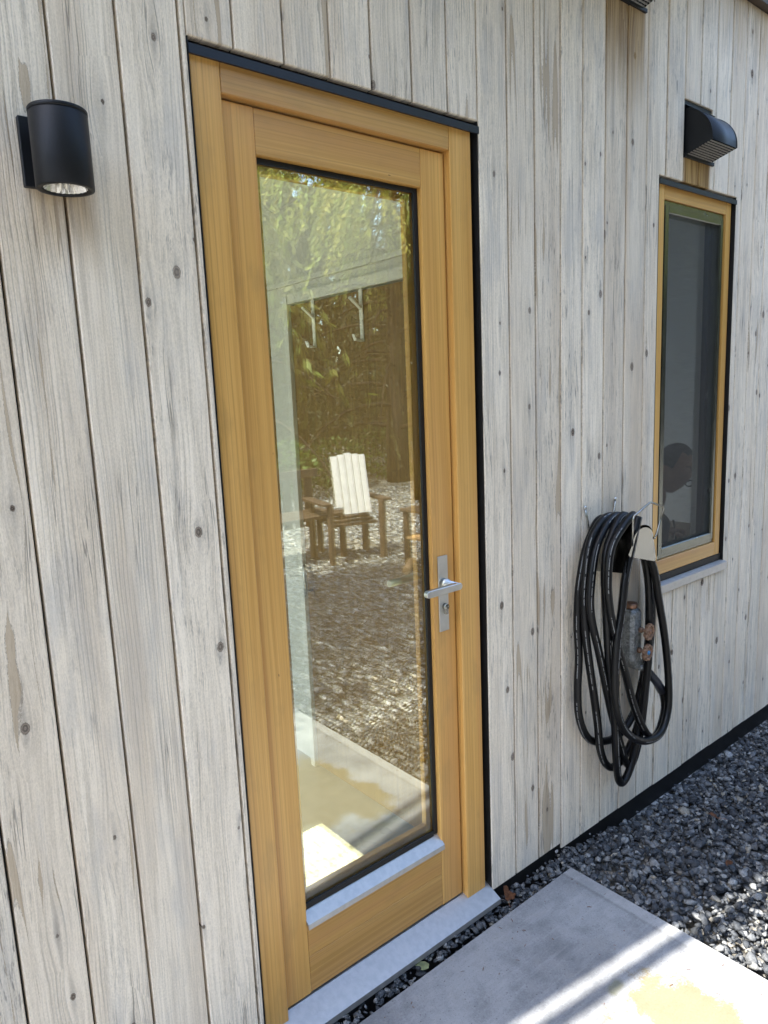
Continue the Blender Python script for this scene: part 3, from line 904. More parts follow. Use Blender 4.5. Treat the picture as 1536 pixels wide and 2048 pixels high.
vs = [bm.verts.new(p) for p in ((sx0 + sw - 0.002, 0.030, sz0 + sw - 0.002), (sx1 - sr + 0.002, 0.030, sz0 + sw - 0.002), (sx1 - sr + 0.002, 0.030, sz1 - sw + 0.002), (sx0 + sw - 0.002, 0.030, sz1 - sw + 0.002))]
bm.faces.new(vs)
link('insect_screen', bm_mesh(bm, 'insect_screen'), M['screen'], win, rel((0, 0, 0), win))
box('window_pane', (sx0 + sw - 0.002, sx1 - sr + 0.002, 0.046, 0.052, sz0 + sw - 0.002, sz1 - sw + 0.002), M['winglass'], win, 0)
box('sash_gasket', (2.8125, 2.8235, 0.0535, 0.0600, sz0 + 0.036, sz1 - 0.036), M['gasket'], win, 0)
box('sill_gap_shade', (2.3525, 2.9045, 0.0105, 0.0200, 0.8155, 0.8415), M['gasket'], win, 0)  # black strip standing for the shade in the sill gap

# ------------------------------------------------------------------ wall lamp
lamp = thing('wall_lamp', 'black cylinder downlight on the boards left of the door', 'wall light', (0.40, 0.0, 1.97))
box('backplate', (0.3535, 0.4465, -0.0130, -0.0010, 1.918, 2.028), M['black'], lamp, 0.001)
lc = (0.399, -0.0735, 0.0)
body = lathe('lamp_body', [(0.0360, 1.9065), (0.0365, 1.9040), (0.0440, 1.9040), (0.0450, 1.9055), (0.0450, 2.0160), (0.0446, 2.0166), (0.0446, 2.0178), (0.0440, 2.0178)], M['black'], lamp, lc, 'z', 48, True, False)
lathe('lamp_cap', [(0.0446, 2.0182), (0.0453, 2.0186), (0.0453, 2.0235), (0.0440, 2.0250), (0.0, 2.0258)], M['black'], lamp, lc, 'z', 48)
box('mounting_neck', (0.384, 0.414, -0.034, -0.0132, 1.935, 2.010), M['black'], lamp, 0.002)
bm = bmesh.new(); n = 48      # fluted reflector
rings = []
for j, (r, h) in enumerate(((0.0352, 1.9068), (0.0285, 1.930), (0.018, 1.948))):
    rings.append([bm.verts.new(((r * (1.0 if k % 2 else 0.93)) * math.cos(2 * math.pi * k / n), (r * (1.0 if k % 2 else 0.93)) * math.sin(2 * math.pi * k / n), h)) for k in range(n)])
for p, q in zip(rings[:-1], rings[1:]):
    for k in range(n): bm.faces.new((p[k], p[(k + 1) % n], q[(k + 1) % n], q[k]))
bm.faces.new(rings[-1])
link('reflector', bm_mesh(bm, 'reflector'), M['reflector'], lamp, rel(lc, lamp))

# ------------------------------------------------------------------ vent hoods
def vent(x0, x1, z0, z1, label, grille_mat, wire_mat):
    t = thing('vent_hood', label, 'vent hood', ((x0 + x1) / 2, 0, (z0 + z1) / 2), 'vent hoods on the boards')
    # flanged box let into the boards
    box('back_flange', (x0 + 0.001, x1 - 0.001, 0.006, 0.018, z0 + 0.001, z1 - 0.001), M['gasket'], t, 0)
    fl = box('top_flashing', (x0 + 0.001, x1 + 0.004, -0.007, 0.0055, z1 - 0.0235, z1 - 0.021), M['black'], t, 0)
    box('foot_flange', (x0 + 0.001, x1 + 0.008, -0.008, 0.0055, z0 - 0.003, z0 + 0.009), M['black'], t, 0.001)
    # quarter-round hood: open at the bottom
    hx0, hx1 = x0 + 0.012, x1 - 0.010
    zb, zt, dep = z0 + 0.022, z1 - 0.026, 0.099
    prof = []
    for k in range(13):
        a0 = math.radians(24); a = a0 + (math.pi / 2 - a0) * k / 12
        prof.append((0.004 - dep * (math.sin(a) - math.sin(a0)) / (1 - math.sin(a0)), zb + 0.020 + (zt - zb - 0.020) * math.cos(a) / math.cos(a0)))
    prof.append((-dep + 0.004, zb + 0.010))
    bm = bmesh.new()
    th = 0.0018
    outer = [(bm.verts.new((hx0, p[0], p[1])), bm.verts.new((hx1, p[0], p[1]))) for p in prof]
    for (a0, a1), (b0, b1) in zip(outer[:-1], outer[1:]):
        f = bm.faces.new((a0, a1, b1, b0)); f.smooth = True
    for s, x in ((0, hx0), (1, hx1)):
        back = bm.verts.new((x, 0.004, zb - 0.018))
        bm.faces.new([o[s] for o in outer] + [back])
    hood = link('hood', bm_mesh(bm, 'hood'), M['black'], t, rel((0, 0, 0), t))
    for s, x in ((0, hx0), (1, hx1)):      # rolled rim along each curved edge
        tube('hood_rim', [(x, p[0], p[1]) for p in prof], 0.0016, M['black'], hood, 6)
    # bottom grille: a rim, slats and fine cross wires
    ya, yb = -0.004, -dep + 0.006
    def zz(y): return zb - 0.015 + (0.024) * (y - ya) / (yb - ya)
    n = 9
    for k in range(n):
        y = ya + (yb - ya) * (k + 0.4) / n
        box('grille_slat', (hx0 + 0.002, hx1 - 0.002, y - 0.0010, y + 0.0010, zz(y) - 0.0015, zz(y) + 0.003), grille_mat, t, 0)
    bm = bmesh.new(); nx = 12
    for k in range(nx):
        x = hx0 + (hx1 - hx0) * (k + 0.5) / nx
        add_tube(bm, [(x, ya, zz(ya) + 0.003), (x, yb, zz(yb) + 0.003)], 0.0006, 4)
    link('grille_wires', bm_mesh(bm, 'grille_wires'), wire_mat, t, rel((0, 0, 0), t), kind='stuff')
    return t
M['dusty'] = simple('dusty_grille', (0.30, 0.29, 0.27), 0.6, 0.0, 0.4, 0.25, 80.0)
M['grille'] = simple('dark_grille', (0.32, 0.30, 0.27), 0.5, 0.0, 0.4, 0.2, 80.0)
vent(VO[0], VO[1], VO[2], VO[3], 'black quarter round vent hood above the narrow window', M['grille'], M['black'])
vent(VU[0], VU[1], VU[2], VU[3], 'vent hood with a dusty grille above the tea stained boards, cut off at the top', M['dusty'], M['dusty'])

# ------------------------------------------------------------------ hose hanger, hose, tap
hang = thing('hose_hanger', 'bright metal hose hanger with wire loops on the boards beside the window', 'hose hanger', (2.045, 0.0, 1.08))
def arch(y, x0=1.988, x1=2.110, zt=1.094, drop_l=0.110, drop_r=0.105):
    pts = [(x0 - 0.030, y, zt - drop_l - 0.03)]
    for k in range(11):
        a = math.pi * (1 - k / 10)
        pts.append(((x0 + x1) / 2 + (x1 - x0) / 2 * math.cos(a), y, zt - 0.042 + 0.042 * math.sin(a)))
    pts.append((x1 + 0.020, y, zt - drop_r))
    return pts
bm = bmesh.new()
ys = (-0.004, -0.05, -0.095, -0.14)
for dz in (0.0, -0.0016):
    g = [[bm.verts.new((p[0], p[1], p[2] + dz)) for p in arch(y, zt=1.094 + 0.004 * i)] for i, y in enumerate(ys)]
    for r0, r1 in zip(g[:-1], g[1:]):
        for k in range(len(r0) - 1):
            f = bm.faces.new((r0[k], r0[k + 1], r1[k + 1], r1[k])); f.smooth = True
link('saddle', bm_mesh(bm, 'saddle'), M['chrome'], hang, rel((0, 0, 0), hang))
# front plate under the arch
fp = [(p[0], p[2]) for p in arch(-0.14, zt=1.098)][1:-1] + [(2.128, 0.982), (2.120, 0.975), (1.972, 1.016), (1.965, 1.024)]
prism('front_plate', fp, -0.1425, -0.1408, M['chrome'], hang)
tube('front_loop', [(1.982, -0.144, 1.050), (1.978, -0.148, 1.135), (1.982, -0.149, 1.146), (2.066, -0.151, 1.176), (2.076, -0.151, 1.176), (2.152, -0.149, 1.154), (2.160, -0.149, 1.146), (2.122, -0.145, 1.064), (2.112, -0.144, 1.052)], 0.0034, M['chrome'], hang, 8)
for x, zt_, x2 in ((1.930, 1.165, 1.960), (2.101, 1.172, 2.085)):
    w = tube('mounting_wire', [(x, -0.005, zt_), (x + (x2 - x) * 0.5, -0.006, zt_ - 0.05), (x2, -0.010, 1.040)], 0.0034, M['chrome'], hang, 8)
    lathe('screw', [(0.0065, 0.0), (0.0065, 0.002), (0.0035, 0.0045), (0.0, 0.005)], M['steel'], w, (x, -0.006, zt_), 'y', 12)

loops = {
'A': [(2.006,-0.035,1.122),(1.912,-0.035,1.069),(1.863,-0.035,0.944),(1.850,-0.035,0.812),(1.858,-0.035,0.693),(1.852,-0.035,0.579),(1.861,-0.035,0.482),(1.903,-0.035,0.399),(1.968,-0.035,0.356),(2.092,-0.030,0.331),(2.200,-0.030,0.388),(2.270,-0.030,0.558),(2.292,-0.03,0.767),(2.245,-0.03,0.950),(2.160,-0.035,1.080)],
'B': [(2.020,-0.055,1.128),(1.901,-0.055,1.085),(1.861,-0.055,0.948),(1.856,-0.058,0.815),(1.873,-0.060,0.696),(1.906,-0.062,0.538),(1.926,-0.062,0.441),(1.943,-0.060,0.351),(1.979,-0.058,0.281),(2.035,-0.055,0.246),(2.116,-0.052,0.266),(2.195,-0.05,0.355),(2.250,-0.05,0.557),(2.270,-0.05,0.775),(2.215,-0.05,0.965)],
'F': [(2.026,-0.070,1.132),(1.905,-0.072,1.065),(1.858,-0.078,0.930),(1.858,-0.080,0.835),(1.900,-0.082,0.704),(1.942,-0.084,0.563),(1.979,-0.084,0.454),(2.030,-0.080,0.347),(2.075,-0.075,0.258),(2.118,-0.070,0.228),(2.165,-0.066,0.280),(2.200,-0.066,0.416),(2.225,-0.066,0.665),(2.190,-0.066,0.964)],
'C': [(2.030,-0.090,1.134),(1.931,-0.095,1.066),(1.904,-0.098,0.978),(1.909,-0.100,0.865),(1.926,-0.100,0.690),(1.949,-0.100,0.565),(1.967,-0.100,0.438),(1.983,-0.097,0.311),(2.010,-0.090,0.222),(2.045,-0.085,0.198),(2.084,-0.085,0.228),(2.122,-0.085,0.308),(2.168,-0.085,0.462),(2.196,-0.085,0.675),(2.160,-0.085,0.964)],
'E0': [(2.030,-0.112,1.136),(1.918,-0.116,1.064),(1.890,-0.118,0.958),(1.906,-0.118,0.843),(1.951,-0.118,0.718),(1.998,-0.116,0.617),(2.052,-0.114,0.492),(2.119,-0.112,0.383),(2.188,-0.108,0.318),(2.250,-0.102,0.330),(2.290,-0.096,0.395),(2.279,-0.091,0.462)],
'D': [(2.040,-0.128,1.133),(2.000,-0.132,1.045),(1.965,-0.132,0.945),(1.946,-0.132,0.836),(1.921,-0.132,0.729),(1.914,-0.132,0.587),(1.946,-0.132,0.471),(2.018,-0.130,0.391),(2.115,-0.128,0.340),(2.222,-0.122,0.333),(2.280,-0.116,0.418),(2.266,-0.112,0.607),(2.206,-0.112,0.819),(2.150,-0.112,0.967)],
}
order = loops['D'] + loops['C'] + loops['F'] + loops['B'] + loops['A'] + loops['E0']
pth = catmull(order, 9)
hose = thing('garden_hose', 'black rubber hose hung in long loops on the metal hanger', 'hose', (2.04, -0.08, 1.12))
tube('hose_line', pth, 0.0132, M['hose'], hose, 12, uv=True)
tube('hose_sleeve', [(2.192, -0.062, 0.568), (2.222, -0.072, 0.540), (2.254, -0.083, 0.500), (2.280, -0.091, 0.458)], [0.0125, 0.0145, 0.0155, 0.0165], M['sleeve'], hose, 14)

tap = thing('garden_tap', 'galvanised outdoor tap with two bronze handwheels behind the hose loops', 'tap', (2.15, -0.02, 0.68))
bp = [(2.122, 0.610), (2.126, 0.595), (2.150, 0.575), (2.176, 0.556), (2.190, 0.568), (2.178, 0.590), (2.184, 0.605), (2.186, 0.770), (2.180, 0.783), (2.164, 0.789), (2.136, 0.789), (2.122, 0.778)]
prism('valve_body', bp, -0.066, -0.008, M['galv'], tap, bev=0.011)
lathe('inlet_ring', [(0.021, 0.0), (0.0225, 0.003), (0.0225, 0.014), (0.020, 0.018), (0.0, 0.018)], M['copper'], tap, (2.154, -0.038, 0.788), 'z', 20)
lathe('outlet_nut', [(0.015, 0.0), (0.015, 0.018), (0.0, 0.018)], M['galv'], tap, (2.186, -0.060, 0.560), 'z', 6)
def wheel(x, z, cap):
    st = lathe('stem', [(0.010, 0.0), (0.010, 0.010), (0.0062, 0.012), (0.0062, 0.032)], M['bronze'], tap, (x, -0.0655, z), 'y', 14)
    n = 64; bm = bmesh.new(); rg = []
    for (fac, yy) in ((0.0, -0.1050), (0.42, -0.1050), (0.50, -0.1020), (0.70, -0.1020), (0.78, -0.1075), (0.97, -0.1070), (1.0, -0.1030), (1.0, -0.0975), (0.93, -0.0945), (0.0, -0.0945)):
        ring = []
        for k in range(n):
            a = 2 * math.pi * k / n
            lob = 1.0 + 0.075 * (1 if math.cos(9 * a) > 0 else -1) * (1 if fac > 0.75 else 0)
            r = 0.0275 * fac * lob + 1e-5
            ring.append(bm.verts.new((r * math.cos(a), yy, r * math.sin(a))))
        rg.append(ring)
    for p, q in zip(rg[:-1], rg[1:]):
        for k in range(n): bm.faces.new((p[k], p[(k + 1) % n], q[(k + 1) % n], q[k]))
    w = link('handwheel', bm_mesh(bm, 'handwheel'), M['bronze'], tap, rel((x, 0, z), tap))
    lathe('wheel_screw', [(0.0075, 0.0), (0.0075, 0.003), (0.0, 0.0042)], cap, w, (x, -0.1052, z), 'y', 14)
wheel(2.166, 0.712, M['copper'])
wheel(2.158, 0.640, M['blue_cap'])

# ------------------------------------------------------------------ gravel
def stone_protos(n):
    out = []
    for i in range(n):
        bm = bmesh.new()
        bmesh.ops.create_icosphere(bm, subdivisions=1, radius=1.0)
        sc = np.array([1.0, rng.uniform(0.55, 0.9), rng.uniform(0.35, 0.65)])
        # chop the ball with random planes so that the stone gets flat facets
        co = np.array([v.co for v in bm.verts]) * rng.uniform(0.85, 1.1, (len(bm.verts), 1))
        for _ in range(11):
            d = rng.normal(size=3); d /= np.linalg.norm(d)
            h = rng.uniform(0.40, 0.72)
            k = co @ d
            over = k > h
            co[over] -= np.outer(k[over] - h, d)
        out.append((co * sc, np.array([[v.index for v in f.verts] for f in bm.faces])))
        bm.free()
    return out
protos = stone_protos(14)

def gz(x, y):
    t = np.clip((x - 1.75) / 0.7, 0, 1); t = t * t * (3 - 2 * t)
    near = np.exp(-(np.clip(-y, 0, 9) / 0.09) ** 2)
    w = np.clip((x - 1.72) / 0.65, 0, 1); w = w * w * (3 - 2 * w)
    return -0.022 - 0.008 * t + near * (0.040 - 0.066 * w)

def scatter(name, pts, sizes, zoff, label, gain=1.0):
    V, F, Tn = [], [], []; base = 0
    pick = rng.integers(0, len(protos), len(pts))
    ang = rng.uniform(0, 2 * np.pi, len(pts)); tx = rng.normal(0, 0.45, len(pts)); ty = rng.normal(0, 0.45, len(pts))
    kind = rng.uniform(0, 1, len(pts)); lum = rng.uniform(0, 1, len(pts))
    for i, (x, y) in enumerate(pts):
        co, fc = protos[pick[i]]
        ca, sa = math.cos(ang[i]), math.sin(ang[i])
        Rz = np.array([[ca, -sa, 0], [sa, ca, 0], [0, 0, 1]])
        cx_, sx_ = math.cos(tx[i]), math.sin(tx[i]); cy_, sy_ = math.cos(ty[i]), math.sin(ty[i])
        Rx = np.array([[1, 0, 0], [0, cx_, -sx_], [0, sx_, cx_]]); Ry = np.array([[cy_, 0, sy_], [0, 1, 0], [-sy_, 0, cy_]])
        v = (co * sizes[i]) @ (Rz @ Rx @ Ry).T + (x, y, zoff[i])
        V.append(v); F.append(fc + base); base += len(v)
        k = kind[i]
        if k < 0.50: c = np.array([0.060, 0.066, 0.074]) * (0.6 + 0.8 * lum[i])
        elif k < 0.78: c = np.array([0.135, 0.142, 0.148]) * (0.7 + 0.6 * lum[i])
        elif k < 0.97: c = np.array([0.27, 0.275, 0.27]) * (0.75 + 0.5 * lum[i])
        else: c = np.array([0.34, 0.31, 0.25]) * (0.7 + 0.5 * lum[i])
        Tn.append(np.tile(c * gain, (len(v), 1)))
    me = mesh_np(name, np.concatenate(V), np.concatenate(F), np.concatenate(Tn), M['stone'])
    return tag(link(name, me, M['stone']), label, None, None, 'stuff')

def field(regions):
    P, Sz, Zo = [], [], []
    for (x0, x1, y0, y1, dens, s0, s1, lift) in regions:
        n = int((x1 - x0) * (y1 - y0) * dens)
        x = rng.uniform(x0, x1, n); y = rng.uniform(y0, y1, n)
        s = s0 + (s1 - s0) * rng.uniform(0, 1, n) ** 1.7
        on = (x < 1.775 + s * 0.75) & (y < -0.066 + s * 0.75) & (y > -2.6 - s) & (x > -0.9)
        un = (y > 0.004 - s * 0.8) 
        keep = ~on & ~un
        x, y, s = x[keep], y[keep], s[keep]
        P.append(np.stack([x, y], 1)); Sz.append(s); Zo.append(gz(x, y) - s * 0.30 + rng.uniform(-0.016, 0.004, len(x)) + lift)
    return np.concatenate(P), np.concatenate(Sz), np.concatenate(Zo)

P1, S1, Z1_ = field([(0.2, 2.2, -0.06, 0.0, 5000, 0.008, 0.020, -0.012), (0.2, 1.9, -0.07, 0.0, 4200, 0.009, 0.024, -0.006), (1.7, 3.9, -1.1, 0.0, 1900, 0.011, 0.031, 0.0), (1.7, 3.9, -1.1, 0.0, 1500, 0.013, 0.030, -0.014), (1.7, 3.9, -1.1, 0.0, 1200, 0.006, 0.012, 0.006)])
scatter('gravel', P1, S1, Z1_, 'dark blue grey crushed stone beside the slab and wall', 0.74)  # darker copy of the yard stone, coloured for its look in shade
P2, S2, Z2_ = field([(1.7, 6.5, -4.2, -1.1, 900, 0.013, 0.028, 0.0), (3.9, 6.5, -1.1, 0.0, 900, 0.013, 0.028, 0.0), (3.0, 8.5, -8.0, -4.2, 260, 0.02, 0.036, -0.01)])
scatter('yard_gravel', P2, S2, Z2_, 'gravel of the yard coloured brighter as if sunlit, mirrored in the door glass', 1.7)  # same stone, colour brightened for sunlit look and bounce

# ------------------------------------------------------------------ fallen leaves
def fallen_leaf(loc, size, rot, mat, label, lobes=0, curl=0.25):
    bm = bmesh.new(); n = 26; ring = []
    c = bm.verts.new((0, 0, 0.0))
    for k in range(n):
        a = 2 * math.pi * k / n
        r = size * (0.62 + 0.38 * abs(math.cos(a * 0.5)) ** 1.5)
        if lobes: r *= 1 + 0.28 * math.sin(a * lobes) + 0.10 * math.sin(a * lobes * 3 + 1)
        else: r *= 1 + 0.05 * math.sin(a * 9)
        px, py = r * math.cos(a), r * 0.62 * math.sin(a)
        ring.append(bm.verts.new((px, py, curl * (py * py * 14 + px * px * 6) * (1 + 0.4 * math.sin(a * 3)))))
    for k in range(n): bm.faces.new((c, ring[k], ring[(k + 1) % n]))
    bmesh.ops.solidify(bm, geom=list(bm.faces), thickness=0.0006)
    o = link('fallen_leaf', bm_mesh(bm, 'fallen_leaf', True), mat, None, loc)
    o.rotation_euler = rot
    tag(o, label, 'leaf', 'fallen leaves')
    # the stalk belongs to the leaf
    s = tube('leaf_stalk', [(-size * 0.5, 0, 0.002), (-size * 1.1, 0.004, 0.007), (-size * 1.5, 0.0, 0.005)], 0.0008, mat, None, 5)
    s.parent = o
    return o
fallen_leaf((1.508, -0.030, 0.008), 0.030, (0.15, -0.12, 0.8), M['deadleaf'], 'brown curled leaf at the end of the door threshold', 3, 0.9)
fallen_leaf((1.128, -0.042, 0.002), 0.024, (0.25, 0.15, -0.5), M['paleleaf'], 'pale green leaf in the gap between slab and door', 0, 0.5)
fallen_leaf((2.385, -0.245, -0.008), 0.030, (0.2, -0.3, 2.2), M['deadleaf'], 'dark brown leaf on the gravel below the hose', 3, 0.8)
fallen_leaf((2.165, -0.400, -0.006), 0.022, (-0.2, 0.2, 0.3), M['deadleaf'], 'small brown leaf on the gravel nearer the slab', 0, 0.8)

# needles and crumbs dropped on the slab
bm = bmesh.new()
for k in range(150):
    x, y = random.uniform(0.75, 1.76), random.uniform(-1.3, -0.075)
    a, L = random.uniform(0, math.pi), random.uniform(0.003, 0.013)
    dx, dy = math.cos(a) * L / 2, math.sin(a) * L / 2
    add_tube(bm, [(x - dx, y - dy, 0.0012), (x, y, 0.0022), (x + dx, y + dy, 0.0012)], random.uniform(0.0005, 0.0010), 4)
tag(link('fallen_needles', bm_mesh(bm, 'fallen_needles'), M['deadleaf']), 'scattered dry needles and crumbs on the concrete slab', None, None, 'stuff')

# ------------------------------------------------------------------ person inside the window
def skin_mesh(name, pts, radii, eds, sub=2, root=0):
    me = bpy.data.meshes.new(name)
    me.from_pydata([tuple(p) for p in pts], eds, [])
    o = bpy.data.objects.new(name, me); COL.objects.link(o)
    sk = o.modifiers.new('s', 'SKIN'); sk.use_smooth_shade = True
    for i, v in enumerate(me.skin_vertices[0].data):
        r = radii[i]; v.radius = r if isinstance(r, tuple) else (r, r); v.use_root = (i == root)
    if sub:
        ss = o.modifiers.new('d', 'SUBSURF'); ss.levels = sub; ss.render_levels = sub
    dg = bpy.context.evaluated_depsgraph_get(); dg.update()
    ev = bpy.data.meshes.new_from_object(o.evaluated_get(dg))
    bpy.data.objects.remove(o)
    ev.name = name
    for p in ev.polygons: p.use_smooth = True
    return ev

person = thing('person', 'seated grey haired person in glasses writing behind the window screen', 'person', (2.86, 0.50, 0.45))
Z = Vector
HC = Vector((3.125, 0.345, 1.158))          # head centre, bowed towards +x
pp = [Z((2.80, 0.46, 0.52)), Z((2.82, 0.45, 0.68)), Z((2.85, 0.44, 0.84)), Z((2.895, 0.42, 0.945)), Z((2.985, 0.375, 1.02)), Z((3.04, 0.36, 1.085)),  # spine, neck
      Z((2.875, 0.29, 0.93)), Z((2.80, 0.245, 0.85)), Z((2.755, 0.235, 0.795)), Z((2.86, 0.262, 0.850)), Z((2.945, 0.275, 0.888)),      # near arm
      Z((2.88, 0.60, 0.93)), Z((2.93, 0.62, 0.78)), Z((3.00, 0.55, 0.73)), Z((3.12, 0.45, 0.735)),      # far arm
      Z((2.98, 0.36, 0.50)), Z((3.17, 0.34, 0.50)), Z((3.18, 0.34, 0.30)), Z((3.19, 0.34, 0.07)), Z((3.29, 0.34, 0.05)),
      Z((2.98, 0.56, 0.50)), Z((3.17, 0.58, 0.50)), Z((3.18, 0.58, 0.30)), Z((3.19, 0.58, 0.07)), Z((3.29, 0.58, 0.05))]
rad = [0.15, 0.135, 0.15, 0.11, 0.058, 0.055, 0.062, 0.045, 0.038, 0.030, 0.024, 0.062, 0.045, 0.036, 0.026,
       0.085, 0.062, 0.055, 0.036, 0.03, 0.085, 0.062, 0.055, 0.036, 0.03]
eds = [(0, 1), (1, 2), (2, 3), (3, 4), (4, 5), (3, 6), (6, 7), (7, 8), (8, 9), (9, 10), (3, 11), (11, 12), (12, 13), (13, 14),
       (0, 15), (15, 16), (16, 17), (17, 18), (18, 19), (0, 20), (20, 21), (21, 22), (22, 23), (23, 24)]
body_me = skin_mesh('body', pp, rad, eds, 2)
# head, shaped from a ball: brow, nose, chin, ears; local +X is the face
def head_bm():
    bm = bmesh.new()
    bmesh.ops.create_uvsphere(bm, u_segments=28, v_segments=20, radius=1.0)
    for v in bm.verts:
        x, y, z = v.co
        f = max(0.0, x)
        sx_, sy_, sz_ = 0.098, 0.076, 0.118
        px, py, pz = x * sx_, y * sy_, z * sz_
        if z < 0: py *= 1 - 0.28 * (-z); px *= 1 - 0.10 * (-z) * (1 if x < 0 else 0.2)
        if z < -0.4 and x < 0: px *= 0.75
        px += 0.022 * math.exp(-((y / 0.16) ** 2) - ((z + 0.22) / 0.16) ** 2) * f          # nose
        px += 0.007 * math.exp(-((z - 0.16) / 0.10) ** 2) * f * (1 - abs(y) * 0.4)         # brow
        px -= 0.009 * math.exp(-(((abs(y) - 0.42) / 0.18) ** 2) - ((z - 0.02) / 0.10) ** 2) * f  # eye sockets
        px += 0.006 * math.exp(-((y / 0.3) ** 2) - ((z + 0.52) / 0.07) ** 2) * f            # lips
        px += 0.010 * math.exp(-((y / 0.3) ** 2) - ((z + 0.82) / 0.15) ** 2)                # chin
        v.co = (px, py, pz)
    for s in (-1, 1):      # ears
        r = bmesh.ops.create_uvsphere(bm, u_segments=10, v_segments=8, radius=1.0)
        for v in r['verts']:
            v.co = (v.co.x * 0.018 - 0.010, v.co.y * 0.008 + s * 0.076, v.co.z * 0.032 - 0.008)
        r = bmesh.ops.create_uvsphere(bm, u_segments=10, v_segments=8, radius=0.011)       # closed-down eyes
        for v in r['verts']: v.co += Vector((0.078, s * 0.031, 0.002))
    return bm
tilt = Matrix.Translation(HC) @ Matrix.Rotation(math.radians(-12), 4, 'Z') @ Matrix.Rotation(math.radians(38), 4, 'Y')
bm = head_bm(); bm.from_mesh(body_me) if False else None
for v in bm.verts: v.co = tilt @ v.co
# the head joins the body in one mesh, with the writing hand and its fingers
bm2 = bmesh.new(); bm2.from_mesh(body_me)
tmp = bpy.data.meshes.new('t'); bm.to_mesh(tmp); bm.free(); bm2.from_mesh(tmp)
W = Z((2.945, 0.275, 0.888))
hand_pts = [W, W + Z((0.03, 0.0, 0.012)), W + Z((0.070, 0.0, 0.0))]
hm = skin_mesh('hand', hand_pts, [(0.022, 0.016), (0.030, 0.016), (0.030, 0.014)], [(0, 1), (1, 2)], 1)
bm2.from_mesh(hm)
for k, (dy, L1, dn) in enumerate(((-0.026, 0.040, 0.0), (-0.009, 0.044, 0.002), (0.008, 0.041, 0.0), (0.024, 0.033, -0.002))):
    b0 = W + Z((0.066, dy, 0.0))
    fm = skin_mesh('f', [b0, b0 + Z((L1 * 0.75, dy * 0.1, 0.002 + dn)), b0 + Z((L1 * 1.15, dy * 0.05, -0.026)), b0 + Z((L1 * 1.05, 0, -0.047))], [0.0095, 0.009, 0.008, 0.0065], [(0, 1), (1, 2), (2, 3)], 1)
    bm2.from_mesh(fm)
b0 = W + Z((0.028, -0.026, -0.004))
fm = skin_mesh('f', [b0, b0 + Z((0.03, -0.018, -0.014)), b0 + Z((0.062, -0.006, -0.030))], [0.011, 0.0095, 0.0075], [(0, 1), (1, 2)], 1)
bm2.from_mesh(fm)
W2 = Z((3.12, 0.45, 0.735))      # other hand, lying on the desk
hm = skin_mesh('hand', [W2, W2 + Z((0.03, -0.01, 0.0)), W2 + Z((0.075, -0.03, -0.006))], [(0.022, 0.014), (0.030, 0.014), (0.030, 0.012)], [(0, 1), (1, 2)], 1)
bm2.from_mesh(hm)
for k, (dy, L1) in enumerate(((-0.024, 0.07), (-0.008, 0.078), (0.008, 0.072), (0.023, 0.056))):
    b0 = W2 + Z((0.070, dy - 0.028, -0.006))
    fm = skin_mesh('f', [b0, b0 + Z((L1 * 0.5, dy * 0.2, 0.003)), b0 + Z((L1, dy * 0.3, -0.010))], [0.0095, 0.0085, 0.007], [(0, 1), (1, 2)], 1)
    bm2.from_mesh(fm)
bme = bpy.data.meshes.new('body'); bm2.to_mesh(bme); bm2.free()
for p in bme.polygons: p.use_smooth = True
link('body', bme, M['skin'], person, rel((0, 0, 0), person))
# clothes over the trunk and sleeves
sh = skin_mesh('shirt', pp[:4] + [Z((2.935, 0.395, 0.985))] + pp[6:9] + pp[11:14], [0.160, 0.145, 0.160, 0.120, 0.070, 0.072, 0.056, 0.050, 0.072, 0.056, 0.048],
               [(0, 1), (1, 2), (2, 3), (3, 4), (3, 5), (5, 6), (6, 7), (3, 8), (8, 9), (9, 10)], 2)
link('shirt', sh, M['shirt'], person, rel((0, 0, 0), person))
tr = skin_mesh('trousers', [pp[0], pp[15], pp[16], pp[17], Z((3.187, 0.34, 0.12)), pp[20], pp[21], pp[22], Z((3.187, 0.58, 0.12))], [0.158, 0.094, 0.072, 0.064, 0.05, 0.094, 0.072, 0.064, 0.05],
               [(0, 1), (1, 2), (2, 3), (3, 4), (0, 5), (5, 6), (6, 7), (7, 8)], 2)
link('trousers', tr, M['shirt'], person, rel((0, 0, 0), person))
# short hair: shell over the crown and back of the head
bm = head_bm()
kill = [v for v in bm.verts if not ((v.co.z > 0.070 - 0.35 * max(0.0, 0.03 - v.co.x) and v.co.x < 0.055) or (v.co.x < -0.045 and v.co.z > -0.05)) or abs(v.co.y) > 0.0775]
bmesh.ops.delete(bm, geom=kill, context='VERTS')
for v in bm.verts: v.co = tilt @ (v.co * 1.035)
link('hair', bm_mesh(bm, 'hair', True), M['hair'], person, rel((0, 0, 0), person))
# glasses
bm = bmesh.new()
for s in (-1, 1):
    add_tube(bm, [tilt @ Vector((0.101, s * 0.034 + 0.022 * math.cos(a), -0.018 + 0.016 * math.sin(a))) for a in [2 * math.pi * k / 16 for k in range(16)]], 0.0034, 6, False, None, True)
    add_tube(bm, [tilt @ Vector(p) for p in ((0.099, s * 0.056, -0.012), (0.085, s * 0.074, -0.006), (0.0, s * 0.084, 0.012), (-0.02, s * 0.084, 0.0))], 0.0017, 6)
add_tube(bm, [tilt @ Vector(p) for p in ((0.101, -0.013, -0.015), (0.108, 0.0, -0.011), (0.101, 0.013, -0.015))], 0.0017, 6)
link('glasses', bm_mesh(bm, 'glasses'), M['gasket'], person, rel((0, 0, 0), person))

